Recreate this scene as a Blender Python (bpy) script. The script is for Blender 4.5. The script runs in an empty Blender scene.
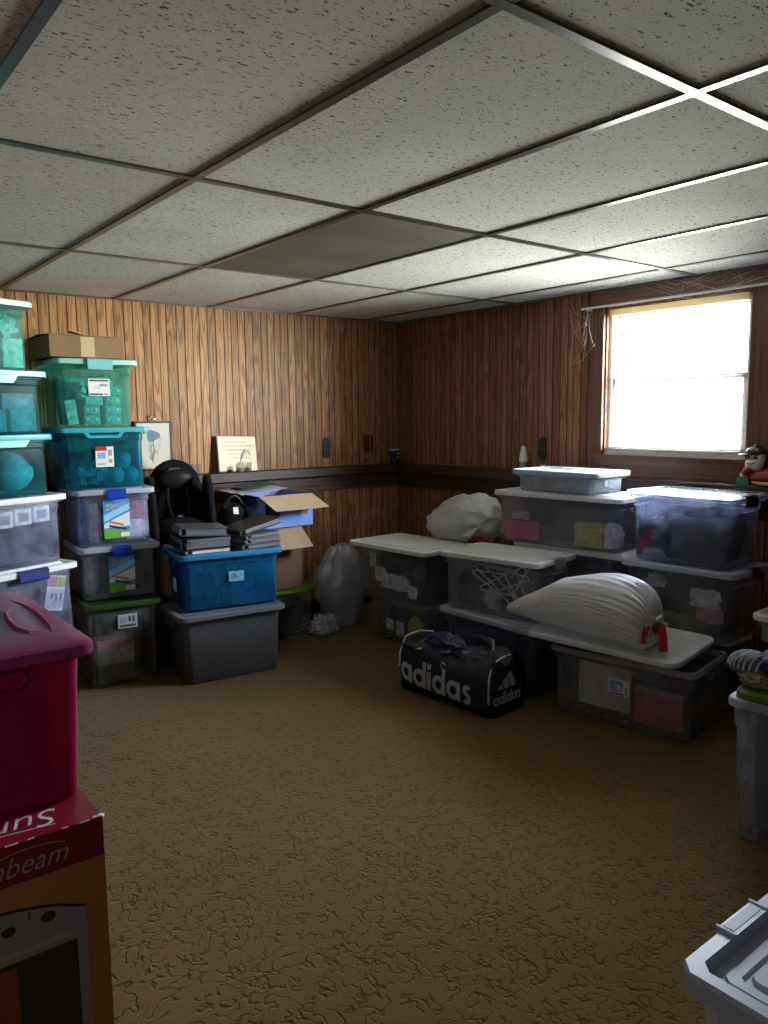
import bpy, math, random
from mathutils import Vector, Matrix, noise
random.seed(7)
PI = math.pi
R = math.radians
sc = bpy.context.scene
COL = sc.collection

# ------------------------------------------------------------------ materials
def mat_new(name):
    m = bpy.data.materials.new(name); m.use_nodes = True
    nt = m.node_tree
    for n in list(nt.nodes): nt.nodes.remove(n)
    out = nt.nodes.new('ShaderNodeOutputMaterial')
    return m, nt, out

def N(nt, t, **kw):
    n = nt.nodes.new(t)
    for k, v in kw.items():
        if k.startswith('i_'):
            n.inputs[k[2:].replace('_', ' ')].default_value = v
        else: setattr(n, k, v)
    return n

def math_n(nt, op, a, b=None, clamp=False):
    n = nt.nodes.new('ShaderNodeMath'); n.operation = op; n.use_clamp = clamp
    for i, v in enumerate((a, b)):
        if v is None: continue
        if isinstance(v, (int, float)): n.inputs[i].default_value = v
        else: nt.links.new(v, n.inputs[i])
    return n.outputs[0]

def mapr(nt, v, a, b, c=0., d=1., smooth=True):
    n = nt.nodes.new('ShaderNodeMapRange')
    n.interpolation_type = 'SMOOTHSTEP' if smooth else 'LINEAR'
    nt.links.new(v, n.inputs[0])
    for i, x in enumerate((a, b, c, d)): n.inputs[i+1].default_value = x
    return n.outputs[0]

def mixc(nt, f, a, b):
    n = nt.nodes.new('ShaderNodeMix'); n.data_type = 'RGBA'
    if isinstance(f, (int, float)): n.inputs[0].default_value = f
    else: nt.links.new(f, n.inputs[0])
    for i, v in ((6, a), (7, b)):
        if isinstance(v, (tuple, list)): n.inputs[i].default_value = tuple(v)[:3] + (1,)
        else: nt.links.new(v, n.inputs[i])
    return n.outputs[2]

def lin(r, g, b):
    f = lambda c: (c/255/12.92) if c/255 <= .04045 else ((c/255+.055)/1.055)**2.4
    return (f(r), f(g), f(b))

def plain(name, col, rough=.5, metal=0., bump=0., bscale=60., spec=.5, vary=.0):
    m, nt, out = mat_new(name)
    p = N(nt, 'ShaderNodeBsdfPrincipled')
    p.inputs['Base Color'].default_value = (*col, 1)
    p.inputs['Roughness'].default_value = rough
    p.inputs['Metallic'].default_value = metal
    p.inputs['Specular IOR Level'].default_value = spec
    tc = N(nt, 'ShaderNodeTexCoord')
    nz = N(nt, 'ShaderNodeTexNoise'); nz.inputs['Scale'].default_value = bscale; nz.inputs['Detail'].default_value = 4
    nt.links.new(tc.outputs['Object'], nz.inputs['Vector'])
    if vary:
        c = mixc(nt, mapr(nt, nz.outputs[0], .3, .7), tuple(x*(1-vary) for x in col), tuple(min(1, x*(1+vary)) for x in col))
        nt.links.new(c, p.inputs['Base Color'])
    if bump:
        b = N(nt, 'ShaderNodeBump'); b.inputs['Strength'].default_value = bump; b.inputs['Distance'].default_value = .003
        nt.links.new(nz.outputs[0], b.inputs['Height']); nt.links.new(b.outputs[0], p.inputs['Normal'])
    nt.links.new(p.outputs[0], out.inputs[0])
    return m

def facing(nt, f0, f1):
    """surface reflection that grows towards grazing angles, the same from both sides"""
    g = N(nt, 'ShaderNodeNewGeometry'); d = N(nt, 'ShaderNodeVectorMath'); d.operation = 'DOT_PRODUCT'
    nt.links.new(g.outputs['Incoming'], d.inputs[0]); nt.links.new(g.outputs['Normal'], d.inputs[1])
    c = math_n(nt, 'SUBTRACT', 1., math_n(nt, 'ABSOLUTE', d.outputs['Value']), clamp=True)
    return math_n(nt, 'ADD', f0, math_n(nt, 'MULTIPLY', math_n(nt, 'POWER', c, 5.), f1-f0))

def clear_plastic(name, col, haze=.35, rough=.33, tint=None, f0=.015):
    """cloudy see-through plastic: part passes straight, part scatters in the wall"""
    m, nt, out = mat_new(name)
    tr = N(nt, 'ShaderNodeBsdfTransparent')
    t = tint or tuple(.6+.4*x for x in col)
    tr.inputs[0].default_value = (*t, 1)
    d = N(nt, 'ShaderNodeBsdfDiffuse'); d.inputs[0].default_value = (*col, 1)
    tl = N(nt, 'ShaderNodeBsdfTranslucent'); tl.inputs[0].default_value = (*col, 1)
    g = N(nt, 'ShaderNodeBsdfGlossy'); g.inputs['Roughness'].default_value = rough
    g.inputs[0].default_value = (1, 1, 1, 1)
    tc = N(nt, 'ShaderNodeTexCoord')
    nz = N(nt, 'ShaderNodeTexNoise'); nz.inputs['Scale'].default_value = 14; nz.inputs['Detail'].default_value = 3
    nt.links.new(tc.outputs['Object'], nz.inputs['Vector'])
    a = N(nt, 'ShaderNodeMixShader'); a.inputs[0].default_value = .45
    nt.links.new(d.outputs[0], a.inputs[1]); nt.links.new(tl.outputs[0], a.inputs[2])
    b = N(nt, 'ShaderNodeMixShader')
    hz = mapr(nt, nz.outputs[0], .3, .7, max(0, haze-.06), min(1, haze+.06))
    nt.links.new(hz, b.inputs[0])
    nt.links.new(tr.outputs[0], b.inputs[1]); nt.links.new(a.outputs[0], b.inputs[2])
    c = N(nt, 'ShaderNodeMixShader')
    nt.links.new(facing(nt, f0, .75), c.inputs[0])
    nt.links.new(b.outputs[0], c.inputs[1]); nt.links.new(g.outputs[0], c.inputs[2])
    nt.links.new(c.outputs[0], out.inputs[0])
    return m

def wood_panel(name, axis, light, dark):
    m, nt, out = mat_new(name)
    tc = N(nt, 'ShaderNodeTexCoord'); sx = N(nt, 'ShaderNodeSeparateXYZ')
    nt.links.new(tc.outputs['Object'], sx.inputs[0])
    u = sx.outputs[axis]; z = sx.outputs[2]
    # uneven grooves: warp the coordinate a little before cutting it into strips
    s = math_n(nt, 'MULTIPLY', u, 1/.0535)
    w1 = math_n(nt, 'MULTIPLY', math_n(nt, 'SINE', math_n(nt, 'MULTIPLY', u, 23.)), .10)
    w2 = math_n(nt, 'MULTIPLY', math_n(nt, 'SINE', math_n(nt, 'MULTIPLY', u, 61.)), .05)
    s = math_n(nt, 'ADD', math_n(nt, 'ADD', s, w1), w2)
    pid = math_n(nt, 'FLOOR', s); fr = math_n(nt, 'SUBTRACT', s, pid)
    edge = math_n(nt, 'MINIMUM', fr, math_n(nt, 'SUBTRACT', 1., fr))
    groove = mapr(nt, edge, .03, .08, 1., 0.)
    wn = N(nt, 'ShaderNodeTexWhiteNoise'); wn.noise_dimensions = '1D'
    nt.links.new(pid, wn.inputs['W'])
    rnd = wn.outputs['Value']
    cm = N(nt, 'ShaderNodeCombineXYZ')
    nt.links.new(math_n(nt, 'ADD', math_n(nt, 'MULTIPLY', u, 1.), math_n(nt, 'MULTIPLY', rnd, 37.)), cm.inputs[0])
    nt.links.new(math_n(nt, 'ADD', math_n(nt, 'MULTIPLY', z, .075), math_n(nt, 'MULTIPLY', rnd, 11.)), cm.inputs[1])
    # cathedral figure: contour lines of a stretched noise
    nz = N(nt, 'ShaderNodeTexNoise'); nz.inputs['Scale'].default_value = 17; nz.inputs['Detail'].default_value = 1.2
    nt.links.new(cm.outputs[0], nz.inputs['Vector'])
    ring = math_n(nt, 'FRACT', math_n(nt, 'MULTIPLY', nz.outputs[0], 9.))
    ring = mapr(nt, math_n(nt, 'ABSOLUTE', math_n(nt, 'SUBTRACT', ring, .5)), .12, .42, 0., 1.)
    # fine pores
    cm2 = N(nt, 'ShaderNodeCombineXYZ')
    nt.links.new(math_n(nt, 'MULTIPLY', u, 260.), cm2.inputs[0]); nt.links.new(math_n(nt, 'MULTIPLY', z, 7.), cm2.inputs[1])
    nt.links.new(rnd, cm2.inputs[2])
    n2 = N(nt, 'ShaderNodeTexNoise'); n2.inputs['Scale'].default_value = 1.; n2.inputs['Detail'].default_value = 3
    nt.links.new(cm2.outputs[0], n2.inputs['Vector'])
    f = math_n(nt, 'MULTIPLY', ring, .65)
    f = math_n(nt, 'ADD', f, mapr(nt, n2.outputs[0], .35, .7, .22, 0.), clamp=True)
    c = mixc(nt, f, light, dark)
    hsv = N(nt, 'ShaderNodeHueSaturation')
    nt.links.new(mapr(nt, rnd, 0, 1, .72, 1.12, False), hsv.inputs['Value']); nt.links.new(c, hsv.inputs['Color'])
    c = mixc(nt, groove, hsv.outputs[0], tuple(x*.12 for x in dark))
    p = N(nt, 'ShaderNodeBsdfPrincipled'); nt.links.new(c, p.inputs['Base Color'])
    p.inputs['Roughness'].default_value = .5; p.inputs['Specular IOR Level'].default_value = .35
    b = N(nt, 'ShaderNodeBump'); b.inputs['Strength'].default_value = .6; b.inputs['Distance'].default_value = .004
    nt.links.new(math_n(nt, 'SUBTRACT', 1., groove), b.inputs['Height']); nt.links.new(b.outputs[0], p.inputs['Normal'])
    nt.links.new(p.outputs[0], out.inputs[0])
    return m

def stained_wood(name, light, dark, axis, rough=.4):
    m, nt, out = mat_new(name)
    tc = N(nt, 'ShaderNodeTexCoord'); mp = N(nt, 'ShaderNodeMapping')
    scl = [60, 60, 60]; scl[axis] = 2.5
    mp.inputs['Scale'].default_value = scl
    nt.links.new(tc.outputs['Object'], mp.inputs[0])
    nz = N(nt, 'ShaderNodeTexNoise'); nz.inputs['Scale'].default_value = 1; nz.inputs['Detail'].default_value = 5; nz.inputs['Distortion'].default_value = .6
    nt.links.new(mp.outputs[0], nz.inputs['Vector'])
    p = N(nt, 'ShaderNodeBsdfPrincipled')
    nt.links.new(mixc(nt, mapr(nt, nz.outputs[0], .35, .65), dark, light), p.inputs['Base Color'])
    p.inputs['Roughness'].default_value = rough
    nt.links.new(p.outputs[0], out.inputs[0])
    return m

def ceiling_mat(name):
    m, nt, out = mat_new(name)
    tc = N(nt, 'ShaderNodeTexCoord'); mp = N(nt, 'ShaderNodeMapping')
    mp.inputs['Scale'].default_value = (55, 150, 1); mp.inputs['Rotation'].default_value = (0, 0, .25)
    nt.links.new(tc.outputs['Object'], mp.inputs[0])
    a = N(nt, 'ShaderNodeTexNoise'); a.inputs['Scale'].default_value = 1.; a.inputs['Detail'].default_value = 2.5; a.inputs['Distortion'].default_value = .9
    nt.links.new(mp.outputs[0], a.inputs['Vector'])
    fiss = mapr(nt, a.outputs[0], .61, .655, 0, 1)
    b = N(nt, 'ShaderNodeTexNoise'); b.inputs['Scale'].default_value = 210.; b.inputs['Detail'].default_value = 2
    nt.links.new(tc.outputs['Object'], b.inputs['Vector'])
    pin = mapr(nt, b.outputs[0], .62, .70, 0, 1)
    cl = N(nt, 'ShaderNodeTexNoise'); cl.inputs['Scale'].default_value = 1.6; cl.inputs['Detail'].default_value = 3
    nt.links.new(tc.outputs['Object'], cl.inputs['Vector'])
    base = mixc(nt, mapr(nt, cl.outputs[0], .35, .65), (.68, .665, .64), (.78, .77, .745))
    c = mixc(nt, fiss, base, (.10, .09, .085))
    c = mixc(nt, math_n(nt, 'MULTIPLY', pin, .55), c, (.2, .19, .18))
    p = N(nt, 'ShaderNodeBsdfPrincipled'); nt.links.new(c, p.inputs['Base Color'])
    p.inputs['Roughness'].default_value = .9; p.inputs['Specular IOR Level'].default_value = .2
    h = math_n(nt, 'SUBTRACT', 1., math_n(nt, 'MAXIMUM', fiss, math_n(nt, 'MULTIPLY', pin, .4)))
    bp = N(nt, 'ShaderNodeBump'); bp.inputs['Strength'].default_value = .5; bp.inputs['Distance'].default_value = .004
    nt.links.new(h, bp.inputs['Height']); nt.links.new(bp.outputs[0], p.inputs['Normal'])
    nt.links.new(p.outputs[0], out.inputs[0])
    return m

def carpet_mat(name):
    m, nt, out = mat_new(name)
    tc = N(nt, 'ShaderNodeTexCoord')
    wz = N(nt, 'ShaderNodeTexNoise'); wz.inputs['Scale'].default_value = 5; wz.inputs['Detail'].default_value = 2
    nt.links.new(tc.outputs['Object'], wz.inputs['Vector'])
    ad = N(nt, 'ShaderNodeVectorMath'); ad.operation = 'SCALE'; ad.inputs[3].default_value = .07
    nt.links.new(wz.outputs['Color'], ad.inputs[0])
    ad2 = N(nt, 'ShaderNodeVectorMath'); nt.links.new(tc.outputs['Object'], ad2.inputs[0]); nt.links.new(ad.outputs[0], ad2.inputs[1])
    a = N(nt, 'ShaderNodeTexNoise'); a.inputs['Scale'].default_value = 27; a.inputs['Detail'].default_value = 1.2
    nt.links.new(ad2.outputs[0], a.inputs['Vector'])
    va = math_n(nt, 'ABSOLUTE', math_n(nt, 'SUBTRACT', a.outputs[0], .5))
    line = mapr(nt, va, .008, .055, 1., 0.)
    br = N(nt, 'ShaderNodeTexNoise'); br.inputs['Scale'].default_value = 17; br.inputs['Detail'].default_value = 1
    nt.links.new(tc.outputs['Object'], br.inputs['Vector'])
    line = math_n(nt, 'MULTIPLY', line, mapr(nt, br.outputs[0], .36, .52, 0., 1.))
    fi = N(nt, 'ShaderNodeTexNoise'); fi.inputs['Scale'].default_value = 300; fi.inputs['Detail'].default_value = 3
    nt.links.new(tc.outputs['Object'], fi.inputs['Vector'])
    big = N(nt, 'ShaderNodeTexNoise'); big.inputs['Scale'].default_value = 1.7; big.inputs['Detail'].default_value = 3
    nt.links.new(tc.outputs['Object'], big.inputs['Vector'])
    c = mixc(nt, mapr(nt, big.outputs[0], .35, .65), CARPET_A, CARPET_B)
    c = mixc(nt, mapr(nt, fi.outputs[0], .35, .68), tuple(x*.62 for x in CARPET_A), c)
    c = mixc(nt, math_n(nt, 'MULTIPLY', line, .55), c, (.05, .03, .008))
    p = N(nt, 'ShaderNodeBsdfPrincipled'); nt.links.new(c, p.inputs['Base Color'])
    p.inputs['Roughness'].default_value = .95; p.inputs['Specular IOR Level'].default_value = .1
    p.inputs['Sheen Weight'].default_value = .15
    h = math_n(nt, 'SUBTRACT', math_n(nt, 'MULTIPLY', fi.outputs[0], .3), line)
    bp = N(nt, 'ShaderNodeBump'); bp.inputs['Strength'].default_value = .5; bp.inputs['Distance'].default_value = .010
    nt.links.new(h, bp.inputs['Height']); nt.links.new(bp.outputs[0], p.inputs['Normal'])
    nt.links.new(p.outputs[0], out.inputs[0])
    return m

GROUND = (.20, .20, .18); MIDG = (.62, .62, .57); NEARG = (1.05, 1.06, .97); HORIZ = (1., 1.02, 1.05); SKYLOW = (1.0, 1.08, 1.25); SKY = (1.05, 1.2, 1.5); WORLD = 76.; EXPOSURE = 0.
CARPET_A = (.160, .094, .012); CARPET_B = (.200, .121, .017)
def glass_mat(name):
    m, nt, out = mat_new(name)
    tr = N(nt, 'ShaderNodeBsdfTransparent'); tr.inputs[0].default_value = (.95, .97, .96, 1)
    g = N(nt, 'ShaderNodeBsdfGlossy'); g.inputs['Roughness'].default_value = .02
    mx = N(nt, 'ShaderNodeMixShader')
    nt.links.new(facing(nt, .04, .9), mx.inputs[0]); nt.links.new(tr.outputs[0], mx.inputs[1]); nt.links.new(g.outputs[0], mx.inputs[2])
    nt.links.new(mx.outputs[0], out.inputs[0])
    return m

def translucent_sheet(name, col, see=.15, rough=.3, gloss=.12, tl_=.35):
    m, nt, out = mat_new(name)
    d = N(nt, 'ShaderNodeBsdfDiffuse'); d.inputs[0].default_value = (*col, 1)
    tl = N(nt, 'ShaderNodeBsdfTranslucent'); tl.inputs[0].default_value = (*col, 1)
    tr = N(nt, 'ShaderNodeBsdfTransparent')
    g = N(nt, 'ShaderNodeBsdfGlossy'); g.inputs['Roughness'].default_value = rough
    a = N(nt, 'ShaderNodeMixShader'); a.inputs[0].default_value = tl_
    nt.links.new(d.outputs[0], a.inputs[1]); nt.links.new(tl.outputs[0], a.inputs[2])
    b = N(nt, 'ShaderNodeMixShader'); b.inputs[0].default_value = see
    nt.links.new(a.outputs[0], b.inputs[1]); nt.links.new(tr.outputs[0], b.inputs[2])
    c = N(nt, 'ShaderNodeMixShader'); c.inputs[0].default_value = gloss
    nt.links.new(b.outputs[0], c.inputs[1]); nt.links.new(g.outputs[0], c.inputs[2])
    nt.links.new(c.outputs[0], out.inputs[0])
    return m

M = {}
M['panel_back'] = wood_panel('panel_back', 0, lin(190, 141, 94), lin(136, 90, 52))
M['panel_side'] = wood_panel('panel_side', 1, lin(162, 116, 87), lin(114, 73, 51))
M['panel_far'] = wood_panel('panel_far', 1, lin(96, 68, 50), lin(66, 44, 32))
M['panel_far_x'] = wood_panel('panel_far_x', 0, lin(96, 68, 50), lin(66, 44, 32))
M['ceiling'] = ceiling_mat('ceiling_tile')
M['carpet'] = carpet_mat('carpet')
M['tbar'] = plain('tbar', (.15, .145, .14), .30, .55)
M['stain_tile'] = plain('stain_tile', (.115, .10, .08), .7, vary=.25, bscale=3)
M['trim_x'] = stained_wood('trim_x', lin(72, 50, 38), lin(45, 30, 24), 0)
M['trim_y'] = stained_wood('trim_y', lin(72, 50, 38), lin(45, 30, 24), 1)
M['casing_y'] = stained_wood('casing_y', lin(118, 78, 60), lin(84, 54, 42), 1)
M['casing_z'] = stained_wood('casing_z', lin(118, 78, 60), lin(84, 54, 42), 2)
M['apron_x'] = stained_wood('apron_x', lin(104, 74, 56), lin(66, 44, 33), 0)
M['glass'] = glass_mat('glass')
M['white_paint'] = plain('white_paint', (.78, .78, .76), .4)
M['blind'] = translucent_sheet('blind', (.62, .62, .60), 0, .4, .03, .12)
M['blind_cream'] = translucent_sheet('blind_cream', (.85, .75, .52), 0, .4, .03)
M['rod'] = plain('rod', (.75, .74, .70), .35)
M['web'] = plain('web', (.75, .73, .68), .8)
# plastics
M['clear'] = clear_plastic('clear', (.80, .82, .88), .13)
M['clear_dim'] = clear_plastic('clear_dim', (.80, .82, .82), .10)
M['clear_cloudy'] = clear_plastic('clear_cloudy', (.74, .75, .77), .17)
M['clear_blue'] = clear_plastic('clear_blue', (.66, .70, .86), .10)
M['frost'] = clear_plastic('frost', (.80, .82, .88), .34)
M['teal'] = clear_plastic('teal', (.26, .58, .54), .12, tint=(.66, .92, .88), f0=.003)
M['teal_mid'] = clear_plastic('teal_mid', (.08, .36, .40), .085, tint=(.44, .78, .82), f0=.003)
M['teal_dark'] = clear_plastic('teal_dark', (.03, .36, .46), .16, tint=(.26, .72, .80))
M['blue_clear'] = clear_plastic('blue_clear', (.03, .36, .68), .30, tint=(.20, .55, .80))
M['magenta'] = clear_plastic('magenta', (.55, .01, .15), .42, tint=(.62, .05, .26))
M['magenta_lid'] = plain('magenta_lid', (.20, .02, .085), .30)
M['mint_lid'] = plain('mint_lid', (.32, .64, .58), .35)
M['teal_lid'] = plain('teal_lid', (.05, .40, .50), .35)
M['teal_pale_lid'] = plain('teal_pale_lid', (.20, .55, .60), .35)
M['blue_lid'] = plain('blue_lid', (.02, .22, .44), .35)
M['white_lid'] = translucent_sheet('white_lid', (.86, .87, .87), 0, .35, .08, .15)
M['sky_tint_white_lid'] = translucent_sheet('sky_tint_white_lid', (.44, .49, .55), 0, .35, .06, .2)  # white lid with bluish sky light put into its colour
M['ivory_lid'] = translucent_sheet('ivory_lid', (.84, .85, .83), 0, .4, .08, .12)
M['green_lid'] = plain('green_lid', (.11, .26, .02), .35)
M['green_lid_shaded'] = plain('green_lid_shaded', (.028, .060, .008), .35)  # darker copy of the green lid, its shade put into the colour
M['green_top'] = plain('green_top', (.10, .22, .03), .35)
M['grey_lid'] = plain('grey_lid', (.17, .18, .20), .35)
M['pale_grey_lid'] = translucent_sheet('pale_grey_lid', (.58, .61, .68), 0, .35, .05)
M['rim_plastic'] = clear_plastic('rim_plastic', (.78, .80, .84), .55)
M['grey_tote'] = plain('grey_tote', (.078, .082, .087), .45)
M['tote_lid'] = plain('tote_lid', (.42, .44, .50), .3)
M['clip_dark'] = plain('clip_dark', (.10, .105, .125), .4)
M['tote_groove'] = plain('tote_groove', (.03, .03, .035), .5)
M['latch_blue'] = plain('latch_blue', (.01, .05, .42), .3)
M['latch_navy'] = plain('latch_navy', (.015, .03, .14), .3)
M['latch_grey'] = plain('latch_grey', (.18, .20, .22), .4)
M['latch_black'] = plain('latch_black', (.01, .01, .012), .35)
M['dark_lid'] = plain('dark_lid', (.05, .05, .05), .4)
# stuff
M['card'] = plain('card', (.22, .135, .065), .8, vary=.08, bscale=5)
M['card_light'] = plain('card_light', (.46, .32, .19), .8, vary=.08, bscale=5)
M['tape'] = plain('tape', (.55, .40, .24), .25)
M['box_blue'] = plain('box_blue', (.20, .36, .82), .55)
M['box_navy'] = plain('box_navy', (.015, .02, .05), .5)
M['black_cloth'] = plain('black_cloth', (.005, .005, .006), .9, bump=.5, bscale=120, spec=.2)
M['black_vinyl'] = plain('black_vinyl', (.005, .005, .006), .5, spec=.3)
M['grey_vinyl'] = plain('grey_vinyl', (.085, .088, .10), .3)
M['silver_vinyl'] = plain('silver_vinyl', (.14, .145, .16), .3)
M['paper'] = plain('paper', (.75, .74, .70), .7)
M['paper_grey'] = plain('paper_grey', (.42, .43, .46), .6)
M['page_dark'] = plain('page_dark', (.15, .15, .165), .6)
M['cream'] = plain('cream', (.68, .64, .52), .7, vary=.04, bscale=8)
M['ink'] = plain('ink', (.06, .06, .07), .7)
M['ink_brown'] = plain('ink_brown', (.22, .13, .06), .7)
M['ink_grey'] = plain('ink_grey', (.30, .31, .33), .7)
M['sketch_blue'] = plain('sketch_blue', (.14, .25, .40), .7)
M['red_print'] = plain('red_print', (.50, .02, .03), .45)
M['gold_print'] = plain('gold_print', (.62, .56, .40), .55, .25, bump=.3, bscale=25)
M['dark_wood'] = plain('dark_wood', (.035, .020, .013), .45)
M['bag_white'] = translucent_sheet('bag_white', (.72, .72, .73), .10, .3, .10)
M['bag_grey'] = translucent_sheet('bag_grey', (.66, .64, .61), .06, .28, .10)
M['bag_cool'] = translucent_sheet('bag_cool', (.56, .58, .62), .14, .3, .10)
M['red_tie'] = plain('red_tie', (.55, .015, .03), .3)
M['red_cloth'] = plain('red_cloth', (.28, .01, .02), .8)
M['navy_nylon'] = plain('navy_nylon', (.008, .011, .022), .5, bump=.25, bscale=40)
M['navy_shine'] = plain('navy_shine', (.02, .028, .055), .38, bump=.3, bscale=30)
M['white_print'] = plain('white_print', (.46, .46, .45), .5)
M['piping'] = plain('piping', (.62, .62, .60), .45)
M['chrome'] = plain('chrome', (.75, .76, .78), .18, 1.)
M['brass'] = plain('brass', (.55, .38, .20), .3, .9)
M['dark_metal'] = plain('dark_metal', (.05, .045, .04), .4, .7)
M['red_glass'] = plain('red_glass', (.10, .012, .012), .12)
M['navy_ceramic'] = plain('navy_ceramic', (.012, .018, .06), .25)
M['rim_white'] = plain('rim_white', (.70, .72, .76), .35)
M['skin'] = plain('skin', (.50, .26, .17), .4)
M['beard'] = plain('beard', (.80, .80, .78), .4)
M['red_ceramic'] = plain('red_ceramic', (.40, .02, .035), .3)
M['green_ceramic'] = plain('green_ceramic', (.03, .24, .10), .3)
M['cap_grey'] = plain('cap_grey', (.05, .045, .05), .45)
M['yellow_ceramic'] = plain('yellow_ceramic', (.62, .46, .16), .35)
M['plastic_white'] = plain('plastic_white', (.78, .78, .72), .35)
M['pinkish'] = plain('pinkish', (.62, .45, .38), .5)
M['jar_glass'] = clear_plastic('jar_glass', (.8, .8, .8), .12, .05)
M['smoky'] = plain('smoky', (.28, .27, .27), .3)
def cloth(name, col): M[name] = plain(name, col, .85, bump=.5, bscale=35, vary=.25)
for n, c in (('c_dark', (.018, .018, .022)), ('c_navy', (.012, .018, .045)), ('c_grey', (.10, .105, .11)), ('c_slate', (.05, .055, .07)),
             ('c_white', (.82, .82, .82)), ('c_pale', (.55, .57, .58)), ('c_yellow', (.45, .36, .08)), ('c_pink', (.55, .06, .14)), ('c_rose', (.50, .22, .24)),
             ('c_lime', (.52, .50, .14)), ('c_red', (.40, .03, .05)), ('c_cyan', (.34, .62, .64)), ('c_khaki', (.22, .19, .12)), ('c_teal', (.20, .46, .48)),
             ('c_brown', (.10, .05, .03)), ('c_blue', (.20, .32, .62)), ('c_shoe', (.12, .12, .14))): cloth(n, c)
M['sun_red'] = plain('sun_red', (.20, .006, .03), .35)
M['sun_maroon'] = plain('sun_maroon', (.10, .004, .010), .4)
M['sun_orange'] = plain('sun_orange', (.22, .085, .015), .45)
M['sun_side'] = plain('sun_side', (.12, .05, .015), .5)
M['oven_grey'] = plain('oven_grey', (.16, .12, .095), .5)
M['oven_black'] = plain('oven_black', (.014, .008, .008), .25)
M['oven_red'] = plain('oven_red', (.14, .018, .012), .4)
M['print_grey'] = plain('print_grey', (.55, .53, .52), .5)
M['print_dim'] = plain('print_dim', (.20, .15, .14), .5)
M['worn_white'] = plain('worn_white', (.62, .58, .55), .8, vary=.3, bscale=90)
M['zip_blue'] = plain('zip_blue', (.05, .28, .62), .4)
M['zip_sky'] = plain('zip_sky', (.30, .62, .85), .4)
M['zip_green'] = plain('zip_green', (.14, .42, .04), .4)
M['orange'] = plain('orange', (.65, .25, .05), .5)

# ------------------------------------------------------------------ mesh kit
class MB:
    def __init__(s): s.v = []; s.f = []
    def add(s, vs, fs, X=None):
        b = len(s.v)
        s.v += [tuple(X @ Vector(p)) if X else tuple(p) for p in vs]
        s.f += [tuple(i+b for i in f) for f in fs]
        return s
    def box(s, c, d, rz=0, X=None):
        x, y, z = (k/2 for k in d)
        vs = [Vector((a*x, b*y, e*z)) for e in (-1, 1) for b in (-1, 1) for a in (-1, 1)]
        if rz: vs = [Matrix.Rotation(rz, 3, 'Z') @ v for v in vs]
        vs = [v+Vector(c) for v in vs]
        return s.add(vs, [(0, 2, 3, 1), (4, 5, 7, 6), (0, 1, 5, 4), (2, 6, 7, 3), (0, 4, 6, 2), (1, 3, 7, 5)], X)
    def loft(s, rings, cap0=True, cap1=True, closed=True, X=None):
        n = len(rings[0]); vs = [p for r in rings for p in r]; fs = []
        for k in range(len(rings)-1):
            for i in range(n if closed else n-1):
                j = (i+1) % n
                fs.append((k*n+i, k*n+j, (k+1)*n+j, (k+1)*n+i))
        if cap0: fs.append(tuple(reversed(range(n))))
        if cap1: fs.append(tuple((len(rings)-1)*n+i for i in range(n)))
        return s.add(vs, fs, X)
    def rbox(s, c, d, r=.005, X=None, rz=0, n=3):
        """box with rounded vertical corners and eased top and bottom edges"""
        hx, hy, hz = (k/2 for k in d); r = min(r, hx*.95, hy*.95, hz*.95)
        q = r*.3
        rings = [rr(hx-q-.0001, hy-q-.0001, r, -hz, n), rr(hx, hy, r, -hz+q, n), rr(hx, hy, r, hz-q, n), rr(hx-q-.0001, hy-q-.0001, r, hz, n)]
        T = Matrix.Translation(c) @ Matrix.Rotation(rz, 4, 'Z')
        return s.loft(rings, X=(X @ T) if X else T)
    def tube(s, pts, r, n=8, caps=True, X=None):
        pts = [Vector(p) for p in pts]; rings = []
        prev = None
        for i, p in enumerate(pts):
            t = (pts[min(i+1, len(pts)-1)]-pts[max(i-1, 0)]).normalized()
            if prev is None:
                a = t.orthogonal().normalized()
            else:
                a = (prev-t*prev.dot(t)); a = a.normalized() if a.length > 1e-6 else t.orthogonal().normalized()
            prev = a; b = t.cross(a)
            rad = r[i] if isinstance(r, (list, tuple)) else r
            rings.append([p+a*math.cos(2*PI*k/n)*rad+b*math.sin(2*PI*k/n)*rad for k in range(n)])
        return s.loft(rings, caps, caps, X=X)
    def ball(s, c, d, nu=20, nv=12, amp=0., f=3., seed=0, X=None, flat=None):
        """ellipsoid, optionally lumpy; flat = cut below this z (relative to centre)"""
        rings = []
        for i in range(1, nv):
            ph = -PI/2+PI*i/nv; ring = []
            for k in range(nu):
                th = 2*PI*k/nu
                u = Vector((math.cos(ph)*math.cos(th), math.cos(ph)*math.sin(th), math.sin(ph)))
                m = 1+(amp*noise.fractal(u*f+Vector((seed, seed*.7, 3)), .6, 2., 3) if amp else 0)
                p = Vector((u.x*d[0]/2, u.y*d[1]/2, u.z*d[2]/2))*m
                if flat is not None: p.z = max(p.z, flat)
                ring.append(p+Vector(c))
            rings.append(ring)
        return s.loft(rings, X=X)
    def poly(s, pts, th, X=None):
        """flat outline in local xz (front is -y), given a thickness"""
        a = [(p[0], 0, p[1]) for p in pts]; b = [(p[0], th, p[1]) for p in pts]
        return s.loft([b, a], X=X)
    def obj(s, name, mat, parent=None, smooth=False, loc=None, rot=None):
        me = bpy.data.meshes.new(name); me.from_pydata(s.v, [], s.f); me.update()
        import bmesh
        bm = bmesh.new(); bm.from_mesh(me); bmesh.ops.recalc_face_normals(bm, faces=bm.faces[:]); bm.to_mesh(me); bm.free()
        if smooth:
            for p in me.polygons: p.use_smooth = True
            me.set_sharp_from_angle(angle=R(38))
        o = bpy.data.objects.new(name, me); COL.objects.link(o)
        me.materials.append(M[mat] if isinstance(mat, str) else mat)
        if parent: o.parent = parent
        if loc: o.location = loc
        if rot: o.rotation_euler = rot
        return o

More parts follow.
